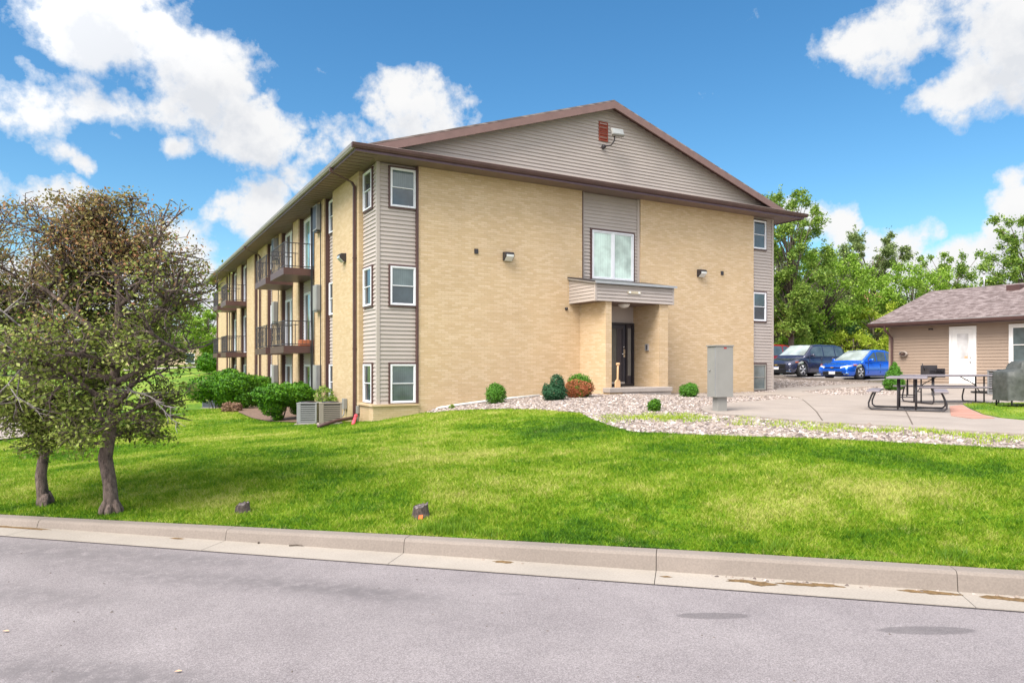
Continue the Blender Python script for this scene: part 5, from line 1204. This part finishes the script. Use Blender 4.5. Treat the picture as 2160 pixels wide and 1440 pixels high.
# clipped bushes along the side wall
def shrub(px, d, lobes, label, mat='bush', n=6000, leaf=.055, stem=True, name='clipped_bush', group=None, loc=None, cat='bush', out=True, extra=None):
    x, y = loc if loc else W(px, d); z = th(x, y); S = thing(name, label, cat, (x, y, z), 0, group)
    G_ = []; tot = sum(l[3]*l[4]+l[3]*l[5]*.8 for l in lobes)
    for (lx, ly, lz, rx, ry, rz) in lobes:
        wx_, wy_ = lx*RV[0]+ly*FV[0], lx*RV[1]+ly*FV[1]
        k = int(n*(rx*ry+rx*rz*.8)/tot); dd = rng.normal(0, 1, (k, 3)); dd /= np.linalg.norm(dd, axis=1)[:, None]
        q = rng.uniform(.72, 1.02, k)*(1+.11*np.sin(dd[:, 0]*7+lx*5+px)*np.sin(dd[:, 1]*6+px)+.07*np.sin(dd[:, 2]*11+dd[:, 0]*6)+rng.normal(0, .035, k))
        P = np.array([wx_, wy_, lz])+dd*q[:, None]*np.array([rx, ry, rz]); P[:, 2] = np.maximum(P[:, 2], .02)
        G_.append(leafquads(P, leaf, 0, dd if out else None))
    foliage(G_, 'foliage', LM[mat], S)
    if extra:
        G_ = []
        for (lx, ly, lz, rx, ry, rz, k, mt) in extra:
            wx_, wy_ = lx*RV[0]+ly*FV[0], lx*RV[1]+ly*FV[1]; P, dd = ball(k, (wx_, wy_, lz), (rx, ry, rz), .8)
            foliage([leafquads(P, leaf, 0, dd)], 'foliage_patch', LM[mt], S)
    # inner dark twig core
    m = MB(); lo = min(l[2]-l[5] for l in lobes)
    for l in lobes:
        wx_, wy_ = l[0]*RV[0]+l[1]*FV[0], l[0]*RV[1]+l[1]*FV[1]
        for k in range(7):
            a = random.uniform(0, 6.28); m.tube([(wx_*.15, wy_*.15, -.05), (wx_*.6, wy_*.6, max(.1, l[2]-l[5]*.6)), (wx_+l[3]*.6*math.cos(a), wy_+l[4]*.6*math.sin(a), l[2]+random.uniform(-.3, .5)*l[5])], [.03, .02, .008], 5)
    m.build('stem', M['bark2'], S, wl=ZERO); return S
SG = 'bushes planted along the side wall'
shrub(590, 22.6, [(-.05, 0, .86, .78, .6, .36), (.35, .3, .84, .7, .6, .38), (-.2, -.1, .52, .4, .35, .34), (-.05, -.05, .24, .17, .17, .25)], 'nearest clipped green bush with a narrow mushroom stem, beside the grey condenser', n=17000, leaf=.075, group=SG)
shrub(632, 23.3, [(0, 0, .75, .46, .5, .45), (.05, 0, .45, .36, .4, .36)], 'boxy clipped bush squeezed between the mushroom bush and the wall', n=9000, leaf=.075, group=SG)
shrub(500, 27.5, [(0, 0, .95, .85, .7, .48), (-.3, .1, .75, .6, .6, .4), (.3, 0, .5, .5, .5, .45)], 'second clipped green bush down the side lawn, above the brown grass clump', n=16000, leaf=.085, group=SG)
shrub(455, 33, [(0, 0, 1.15, 1.25, .9, .5), (.5, .2, .75, .8, .8, .6), (-.5, 0, .9, .8, .8, .5)], 'wide bright clipped bush behind the dark condenser', 'bush', n=16000, leaf=.1, group=SG)
shrub(540, 31, [(0, 0, 1.0, .9, .7, .4), (.2, 0, .6, .8, .6, .5)], 'low clipped bush close to the wall behind the second one', n=9000, leaf=.1, group=SG, extra=[(-.1, -.3, 1.1, .3, .3, .2, 500, 'rusty')])
shrub(500, 40, [(0, 0, 1.1, 1.5, .9, .5)], 'far low clipped bush beneath the farthest balconies', n=7000, leaf=.12, group=SG)
shrub(440, 56, [(0, 0, .9, .95, .9, .75)], 'dark rounded bush alone by the far corner of the block', 'bush', n=6000, leaf=.14, group=SG)
shrub(690, 21.9, [(-.1, 0, .75, .3, .3, .35), (.1, 0, .45, .35, .3, .35), (-.25, .1, .3, .2, .2, .3)], 'loose leafy shrub behind the tan condenser', 'mid', n=1500, leaf=.075, name='loose_shrub', out=False)
x, y = W(489, 26.2)
shrub(489, 26.2, [(-.12, 0, .14, .22, .2, .2), (.14, 0, .14, .2, .2, .2)], 'low brown dried ornamental clump in front of the second bush', 'rusty_dry', n=2500, leaf=.06, name='dried_clump', cat='plant') if False else None
LM['dry'] = leafmat('dry_leaf', [(.14, .07, .045), (.22, .12, .08), (.30, .19, .12)], trans=.1)
shrub(489, 26.0, [(-.12, 0, .14, .24, .2, .22), (.16, 0, .14, .22, .2, .21)], 'low brown dried-out clump in front of the second bush', 'dry', n=2500, leaf=.07, name='dried_clump', cat='plant')
# shrubs in the rock bed
shrub(1046, 19.6, [(0, 0, .27, .30, .30, .30), (0, 0, .38, .2, .2, .22)], 'dark green dome-shaped shrub by the white pipe at the front wall', 'conifer2', n=7000, leaf=.04, name='dome_shrub')
shrub(1172, 19.2, [(-.02, 0, .22, .36, .32, .24), (.03, 0, .48, .19, .18, .26), (-.24, .05, .28, .12, .12, .20), (.14, 0, .42, .11, .11, .22)], 'blue-green dwarf spruce with two tips beside the rusty shrub', 'conifer', n=8000, leaf=.045, name='dwarf_spruce')
shrub(1223, 19.9, [(0, 0, .32, .38, .36, .34), (0, .05, .42, .33, .33, .28)], 'round half-browned shrub, rusty orange with a green top, left of the porch', 'conifer2', n=5500, leaf=.045, name='browned_shrub', extra=[(-.05, -.06, .27, .38, .35, .28, 4200, 'rusty'), (.02, -.25, .25, .15, .12, .22, 900, 'conifer2'), (.12, -.16, .3, .26, .26, .2, 1200, 'rusty')])
shrub(1453, 20.2, [(0, 0, .2, .30, .28, .2), (.06, 0, .28, .2, .2, .16)], 'small dark green shrub left of the grey utility cabinet', 'conifer2', n=5000, leaf=.04, name='small_shrub')
shrub(1380, 15.9, [(0, 0, .13, .165, .16, .14), (.03, 0, .2, .11, .11, .11)], 'smallest bright green shrub in the middle of the river rock', 'bush', n=2600, leaf=.035, name='small_shrub')
shrub(1886, 24.4, [(0, 0, .25, .36, .36, .26), (0, 0, .5, .29, .29, .26), (.02, 0, .72, .17, .17, .2), (.02, 0, .88, .08, .08, .14)], 'cone-shaped green evergreen at the garage downspout', 'conifer2', n=9000, leaf=.05, name='cone_evergreen')
shrub(953, 19.3, [(0, 0, .06, .09, .08, .08)], 'tiny weed tuft where the white pipe ends', 'mid', n=250, leaf=.04, name='weed_tuft', cat='plant', out=False)
# ------------------------------------------------------------------ bronze crab trees in front
def crab(px, d, label, seed, trunk_pts, rad, limbs, nleaf, ztop=3.45):
    rr = random.Random(seed); x, y = W(px, d); z = th(x, y); T = thing('crabapple_tree', label, 'tree', (x, y, z), 0, 'bronze-leaved trees on the side lawn')
    cam = lambda a, b, c: (a*RV[0]+b*FV[0], a*RV[1]+b*FV[1], c)      # a = to the right seen from the street, b = away
    m = MB(); m.tube([cam(*p) for p in trunk_pts], rad, 12)
    for k in range(7):  # burrs and root flare
        a = rr.uniform(0, 6.28); h = rr.choice([.0, .01, .03]); c, s = math.cos(a), math.sin(a); R0 = np.interp(h, [0, 1], [rad[0], rad[1]])
        m.tube([cam(c*R0*.3, s*R0*.3, h+.12), cam(c*R0*.9, s*R0*.9, h+.03), cam(c*R0*1.15, s*R0*1.15, h-.06)], [R0*.42, R0*.34, R0*.2], 8)
    m.build('trunk', M['bark'], T, wl=ZERO)
    mbr = MB(); tips = []; EZ = [.6, .8, 1.05, 1.25, 1.5, 1.8, 2.1, 2.6, 2.9, 3.2, 3.5, 3.7]; ER = [.3, .48, .66, .76, .86, .98, 1.1, 1.16, 1.1, .92, .6, .3]
    def grow(p, dr, L, r, depth):
        pts = [p]; q = Vector(p); v = Vector(dr).normalized(); seg = 5 if depth < 2 else 4; rs = [r]
        for i in range(seg):
            v = (v+Vector((rr.gauss(0, .22), rr.gauss(0, .22), rr.gauss(-.02 if depth < 2 else -.05, .16))))
            lim = .62+.10*math.sin(q.x*4.1+q.y*2)
            Rm = float(np.interp(q.z, EZ, ER))*(1+.14*math.sin(math.atan2(q.y, q.x)*3+seed+q.z*2.5)+.16*math.sin(math.atan2(q.y, q.x)*5-q.z*6))
            if math.hypot(q.x, q.y) > Rm*rr.choice((.85, .95, 1.0, 1.1, 1.3)):
                rs[-1] = .003; break
            if q.z < lim+.1: v.z = abs(v.z)+.1
            if q.z > ztop-.25: v.z *= .1
            v.normalize(); q = q+v*L/seg; q.z = min(max(q.z, lim), ztop); pts.append(tuple(q)); rs.append(r*(1-.62*(i+1)/seg))
            if depth >= 2: tips.append((q.copy(), v.copy()))
            if depth < 3 and (i > 0 or depth > 0):
                for _ in range(2 if depth < 2 else 1):
                    side = Vector((rr.gauss(0, 1), rr.gauss(0, 1), rr.gauss(.15, .55))).normalized(); nd_ = (v*.75+side*.8).normalized()
                    grow(tuple(q), nd_, L*rr.uniform(.45, .65), r*.5*(1-.4*i/seg)+.002, depth+1)
        mbr.tube(pts, rs, 6 if depth < 2 else 4)
    for (a, b, c, da, db, dc, L, r) in limbs:
        pp = cam(a, b, c); dv = cam(da, db, dc); grow(pp, (dv[0], dv[1], dc), L, r, 0)
    mbr.build('branches', M['bark'], T, wl=ZERO)
    tp = np.array([tuple(t[0]) for t in tips]); 
    wt_ = rng.gamma(.32, 1, len(tp)); i = rng.choice(len(tp), nleaf, p=wt_/wt_.sum()); P = tp[i]+rng.normal(0, 1, (nleaf, 3))*np.array([.075, .075, .05])
    lim = .70+.25*np.sin(P[:, 0]*4.1+P[:, 1]*2)*.5+.18*np.abs(P[:, 0]*RV[0]+P[:, 1]*RV[1])**.7; nleaf = len(P)
    hgt = P[:, 2]; side = P[:, 0]*RV[0]+P[:, 1]*RV[1]
    f = (hgt-1.75-.15*side)/1.25+rng.normal(0, .22, nleaf)+.25*np.sin(P[:, 0]*3)*np.sin(P[:, 1]*3+1)
    red = f > .5
    foliage([leafquads(P[~red], .046, .3, asp=.62)], 'foliage', LM['crab_green'], T)
    foliage([leafquads(P[red], .038, .2, asp=.6)], 'bronze_foliage', LM['crab_red'], T)
    return T, cam
T1, cam = crab(235, 7.85, 'front bronze-and-green leaved tree with a gnarled trunk, the right one of the pair', 5,
    [(.02, 0, -.06), (.0, 0, .08), (-.02, 0, .35), (-.07, 0, .62), (.0, .0, 1.0), (.02, .02, 1.4), (.05, .03, 1.9), (.08, 0, 2.35), (.1, 0, 2.7)],
    [.105, .080, .072, .076, .062, .055, .045, .035, .02],
    [(0, 0, .95, -.9, .2, .35, .95, .035), (0, 0, 1.0, .7, -.5, .35, .7, .03), (0, 0, 1.15, .9, .3, .25, 1.0, .035), (0, 0, 1.25, -.7, -.7, .4, .9, .035),
     (.02, 0, 1.45, 1, .0, .30, 1.35, .045), (.02, 0, 1.5, -1, .1, .35, 1.35, .045), (.03, 0, 1.6, .1, 1, .4, 1.1, .04), (.03, 0, 1.65, .2, -1, .4, .85, .035),
     (.05, 0, 1.9, .95, -.2, .45, 1.25, .04), (.05, 0, 1.9, -.95, -.3, .45, 1.25, .04), (.06, 0, 2.05, .5, .8, .5, .95, .035), (.07, 0, 2.2, -.6, .6, .7, .9, .03),
     (.08, 0, 2.3, .75, .1, .65, 1.0, .03), (.09, 0, 2.4, -.5, -.4, .8, .8, .028), (.1, 0, 2.5, .25, .1, 1, .65, .025), (.1, 0, 2.55, -.25, .3, 1, .7, .022),
     (0, 0, .85, .3, .8, .1, .7, .025), (0, 0, .8, -.4, -.6, .0, .6, .022), (0, 0, 1.1, .9, .1, .1, .9, .028), (0, 0, 1.05, -.7, .1, .08, .7, .025), (0, 0, 1.25, 1, -.1, .05, 1.15, .03)], 27000, 3.7)
T2, _c = crab(95, 8.3, 'left bronze-and-green leaved tree with a slimmer leaning trunk, cut by the picture edge', 11,
    [(.0, 0, -.06), (-.02, 0, .08), (-.05, 0, .35), (-.0, 0, .7), (-.06, .0, 1.05), (-.12, .02, 1.5), (-.2, .03, 1.9), (-.25, 0, 2.25)],
    [.09, .066, .06, .056, .052, .045, .038, .025],
    [(-.05, 0, .95, -.9, .2, .3, .9, .03), (-.05, 0, 1.0, .5, -.6, .2, .65, .028), (-.1, 0, 1.2, .7, .6, .3, .9, .03), (-.1, 0, 1.4, -1, .0, .35, 1.3, .04), (-.12, 0, 1.5, .9, .1, .4, 1.0, .035),
     (-.15, 0, 1.6, -.2, 1, .4, 1.0, .035), (-.15, 0, 1.7, -.8, -.6, .5, 1.0, .035), (-.2, 0, 1.9, .6, -.2, .7, 1.0, .03), (-.22, 0, 2.0, -.7, .2, .75, 1.0, .03), (-.25, 0, 2.1, .1, .3, 1, .8, .028), (-.25, 0, 2.2, -.4, -.2, 1, .8, .025), (-.2, 0, 2.1, .5, -.2, 1, 1.4, .03), (-.2, 0, 2.2, -.7, 0, 1.1, 1.5, .03), (-.2, 0, 1.9, -.2, .4, 1.2, 1.6, .03), (-.2, 0, 1.8, .9, .2, .9, 1.4, .03), (-.2, 0, 2.0, -1, -.3, .6, 1.4, .03), (-.05, 0, .8, .1, -.5, -.05, .5, .02), (-.05, 0, .85, -.6, .1, -.1, .7, .02), (-.05, 0, .9, .7, .1, -.1, .7, .02), (-.1, 0, 1.3, .2, -1, .1, .7, .025)], 25000, 3.72)
# dead grey branches reaching out of the crowns
m = MB(); rr = random.Random(4); L0 = T1.location
def dead(p, dr, L, r, dep=0):
    q = Vector(p); v = Vector(dr).normalized(); pts = [tuple(q)]; rs = [r]
    for i in range(6):
        v = (v+Vector((rr.gauss(0, .16), rr.gauss(0, .16), rr.gauss(0, .14)))).normalized(); q = q+v*L/6; pts.append(tuple(q)); rs.append(r*(1-.7*(i+1)/6))
        if dep < 2 and i in (1, 2, 3, 4): dead(tuple(q), v+Vector((rr.gauss(0, .8), rr.gauss(0, .8), rr.gauss(-.2, .6))), L*.45, r*.6, dep+1)
    m.tube(pts, rs, 6)
a = cam(-.05, -.45, 1.92); b = cam(-1, -.05, 0); dead((a[0], a[1], 1.92), (b[0], b[1], -.02), 1.15, .017)
a = cam(-.1, -.5, 1.82); b = cam(-1, -.1, 0); dead((a[0], a[1], 1.84), (b[0], b[1], -.18), 1.25, .014)
a = cam(.12, -.3, 1.35); b = cam(1, -.2, 0); dead((a[0], a[1], 1.4), (b[0], b[1], -.02), .85, .013)
m.build('dead_branches', M['barkgrey'], T1, wl=ZERO)
# ------------------------------------------------------------------ sky, sun, camera
world = bpy.data.worlds.new('World'); bpy.context.scene.world = world; world.use_nodes = True
nt = world.node_tree; bg = nt.nodes['Background']
SE, SA = R_(52), None
sun_dir = Vector((-.62*RV[0]-.75*FV[0]*1.0, -.62*RV[1]-.75*FV[1], 0)).normalized()
sd = Vector((sun_dir.x*math.cos(SE), sun_dir.y*math.cos(SE), math.sin(SE)))
sky = nt.nodes.new('ShaderNodeTexSky'); sky.sky_type = 'NISHITA'; sky.sun_disc = False; sky.sun_elevation = SE
sky.sun_rotation = math.atan2(sd.x, sd.y); sky.air_density = 1.0; sky.dust_density = .4; sky.ozone_density = 2.5
tc = nd(nt, 'ShaderNodeTexCoord'); D = tc.outputs['Generated']
# cloud cover as a function of compass direction and elevation
grp = bpy.data.node_groups.new('cloud_field', 'ShaderNodeTree')
grp.interface.new_socket('Az', in_out='INPUT', socket_type='NodeSocketFloat'); grp.interface.new_socket('El', in_out='INPUT', socket_type='NodeSocketFloat')
grp.interface.new_socket('Dir', in_out='INPUT', socket_type='NodeSocketVector'); grp.interface.new_socket('Density', in_out='OUTPUT', socket_type='NodeSocketFloat')
gi_ = grp.nodes.new('NodeGroupInput'); go = grp.nodes.new('NodeGroupOutput')
w1 = noise(grp, gi_.outputs['Dir'], 9, 6, .6); w2 = noise(grp, gi_.outputs['Dir'], 14, 12, .60); w3 = noise(grp, vmt(grp, 'ADD', gi_.outputs['Dir'], (3.1, 1.7, 5.2)).outputs[0], 9, 6, .6)
az = mth(grp, 'ADD', gi_.outputs['Az'], mth(grp, 'MULTIPLY', mth(grp, 'SUBTRACT', w1, .5), .10)); el = mth(grp, 'ADD', gi_.outputs['El'], mth(grp, 'MULTIPLY', mth(grp, 'SUBTRACT', w3, .5), .07))
clouds = [(250, 60, 190, 110), (400, 130, 150, 120), (190, 215, 130, 50), (50, 235, 120, 60), (40, 160, 40, 40), (540, 295, 85, 58), (380, 315, 42, 28), (110, 310, 36, 40), (158, 342, 32, 30), (60, 400, 120, 34), (120, 430, 70, 36),
          (860, 235, 90, 75), (920, 250, 75, 60), (745, 275, 65, 40), (860, 170, 40, 35), (670, 335, 50, 40), (555, 450, 75, 62), (640, 380, 50, 40), (255, 285, 34, 16), (688, 155, 48, 13), (545, 100, 14, 10), (560, 190, 16, 9),
          (2060, 40, 260, 90), (2100, 140, 150, 90), (1930, 75, 150, 60), (2190, 120, 120, 100), (2150, 390, 50, 45), (2160, 440, 70, 50), (1755, 480, 48, 50), (1935, 505, 50, 48), (1900, 540, 60, 40), (1700, 470, 50, 40), (1835, 520, 50, 40), (2040, 560, 100, 50), (2130, 520, 60, 60), (1650, 430, 40, 25),
          (1750, 600, 220, 70), (2050, 620, 220, 60), (350, 590, 220, 90), (100, 600, 220, 90), (480, 640, 120, 100), (100, 700, 300, 60),
          (-500, 250, 260, 90), (-900, 500, 300, 90), (2900, 350, 300, 120)]
mx = None
for (px, py, rx, ry) in clouds:
    a0 = math.atan((px-1080)/FOC); e0 = math.atan((HOR-py)/FOC*math.cos(a0)); ra = rx/FOC*math.cos(a0)**1.6*1.12; re = ry/FOC*math.cos(a0)*1.12
    u = mth(grp, 'MULTIPLY', mth(grp, 'SUBTRACT', az, a0), 1/ra); v = mth(grp, 'MULTIPLY', mth(grp, 'SUBTRACT', el, e0), 1/re)
    q = mth(grp, 'SUBTRACT', 1 if rx*ry > 3200 else (.62 if rx*ry > 1500 else .32), mth(grp, 'MULTIPLY_ADD', u, u, mth(grp, 'MULTIPLY', v, v)))
    mx = q if mx is None else mth(grp, 'SMOOTH_MAX', mx, q, .12)
# unseen cloud cover overhead and behind the street, added for neutral white light
sxd = nd(grp, 'ShaderNodeSeparateXYZ'); grp.links.new(gi_.outputs['Dir'], sxd.inputs[0])
back = mth(grp, 'ADD', mth(grp, 'MULTIPLY', vmt(grp, 'DOT_PRODUCT', gi_.outputs['Dir'], (FV[0], FV[1], 0)).outputs['Value'], -4), -.1, clamp=True)
zen = mth(grp, 'MULTIPLY_ADD', sxd.outputs[2], 6, -4.4, clamp=True)
mx = mth(grp, 'MAXIMUM', mx, mth(grp, 'MULTIPLY_ADD', mth(grp, 'MAXIMUM', back, zen), 2.0, -1.2))
dn = mth(grp, 'ADD', mth(grp, 'MULTIPLY', mx, .85), mth(grp, 'MULTIPLY', mth(grp, 'SUBTRACT', w2, .485), 4.2))
grp.links.new(dn, go.inputs[0])
def field(vec):
    sx = nd(nt, 'ShaderNodeSeparateXYZ'); nt.links.new(vec, sx.inputs[0])
    r = vmt(nt, 'DOT_PRODUCT', vec, (RV[0], RV[1], 0)).outputs['Value']; f = vmt(nt, 'DOT_PRODUCT', vec, (FV[0], FV[1], 0)).outputs['Value']
    a = mth(nt, 'ARCTAN2', r, f); e = mth(nt, 'ARCSINE', sx.outputs[2])
    g = nt.nodes.new('ShaderNodeGroup'); g.node_tree = grp
    nt.links.new(a, g.inputs['Az']); nt.links.new(e, g.inputs['El']); nt.links.new(vec, g.inputs['Dir']); return g.outputs[0], sx.outputs[2]
d0, zc_ = field(D)
off = vmt(nt, 'NORMALIZE', vmt(nt, 'ADD', D, (-.010, -.004, .05)).outputs[0]).outputs[0]
d1, _ = field(off)
alpha = ramp(nt, mth(nt, 'ADD', mth(nt, 'MULTIPLY', d0, .5), .5), [(.44, (0, 0, 0)), (.60, (.42, .42, .42)), (.74, (.9, .9, .9)), (.85, (1, 1, 1))])
shade = ramp(nt, mth(nt, 'ADD', mth(nt, 'MULTIPLY', mth(nt, 'ADD', mth(nt, 'MULTIPLY', d1, .75), mth(nt, 'MULTIPLY', d0, .25)), .5), .5), [(.45, (1.0, 1.0, 1.0)), (.72, (.965, .97, .98)), (.90, (.87, .885, .915)), (1.0, (.80, .825, .87))])
SKYK, CLK = .09, 5.75
hs = nd(nt, 'ShaderNodeHueSaturation'); hs.inputs['Saturation'].default_value = 1.27; hs.inputs['Value'].default_value = 1.1; nt.links.new(sky.outputs[0], hs.inputs['Color'])
sb = mth(nt, 'MULTIPLY_ADD', mth(nt, 'MAXIMUM', vmt(nt, 'DOT_PRODUCT', D, tuple(sd)).outputs['Value'], 0), 1.6, 1.0)  # clouds towards the sun, out of view, brightened to add light
cl = mix(nt, 1, shade, (CLK, CLK, CLK), 'MULTIPLY'); cl = vmt(nt, 'SCALE', cl); nt.links.new(sb, cl.inputs['Scale']); cl = cl.outputs[0]
nt.links.new(mix(nt, alpha, mix(nt, 1, hs.outputs[0], (.92, 1.04, .98), 'MULTIPLY'), cl), bg.inputs['Color']); bg.inputs['Strength'].default_value = SKYK
world.cycles.sampling_method = 'MANUAL'; world.cycles.sample_map_resolution = 512
sl_ = bpy.data.lights.new('sun', 'SUN'); sl_.energy = 3.3; sl_.angle = R_(38); sl_.color = (1, .93, .84)
so = bpy.data.objects.new('sun', sl_); C.objects.link(so); so.rotation_euler = (-sd).to_track_quat('-Z', 'Y').to_euler()
cd = bpy.data.cameras.new('camera'); cam_ = bpy.data.objects.new('camera', cd); C.objects.link(cam_)
cam_.location = (0, 0, EYE); cam_.rotation_euler = (math.pi/2, 0, -YAW); cd.sensor_width = 36; cd.lens = 36*FOC/2160; cd.shift_y = (HOR-720)/2160
cd.clip_start = .05; cd.clip_end = 6000
sc = bpy.context.scene; sc.camera = cam_
sc.view_settings.view_transform = 'Standard'; sc.view_settings.look = 'None'; sc.view_settings.gamma = 1; sc.view_settings.use_curve_mapping = False
sc.view_settings.exposure = .9
sc.render.resolution_x = 1024; sc.render.resolution_y = 682
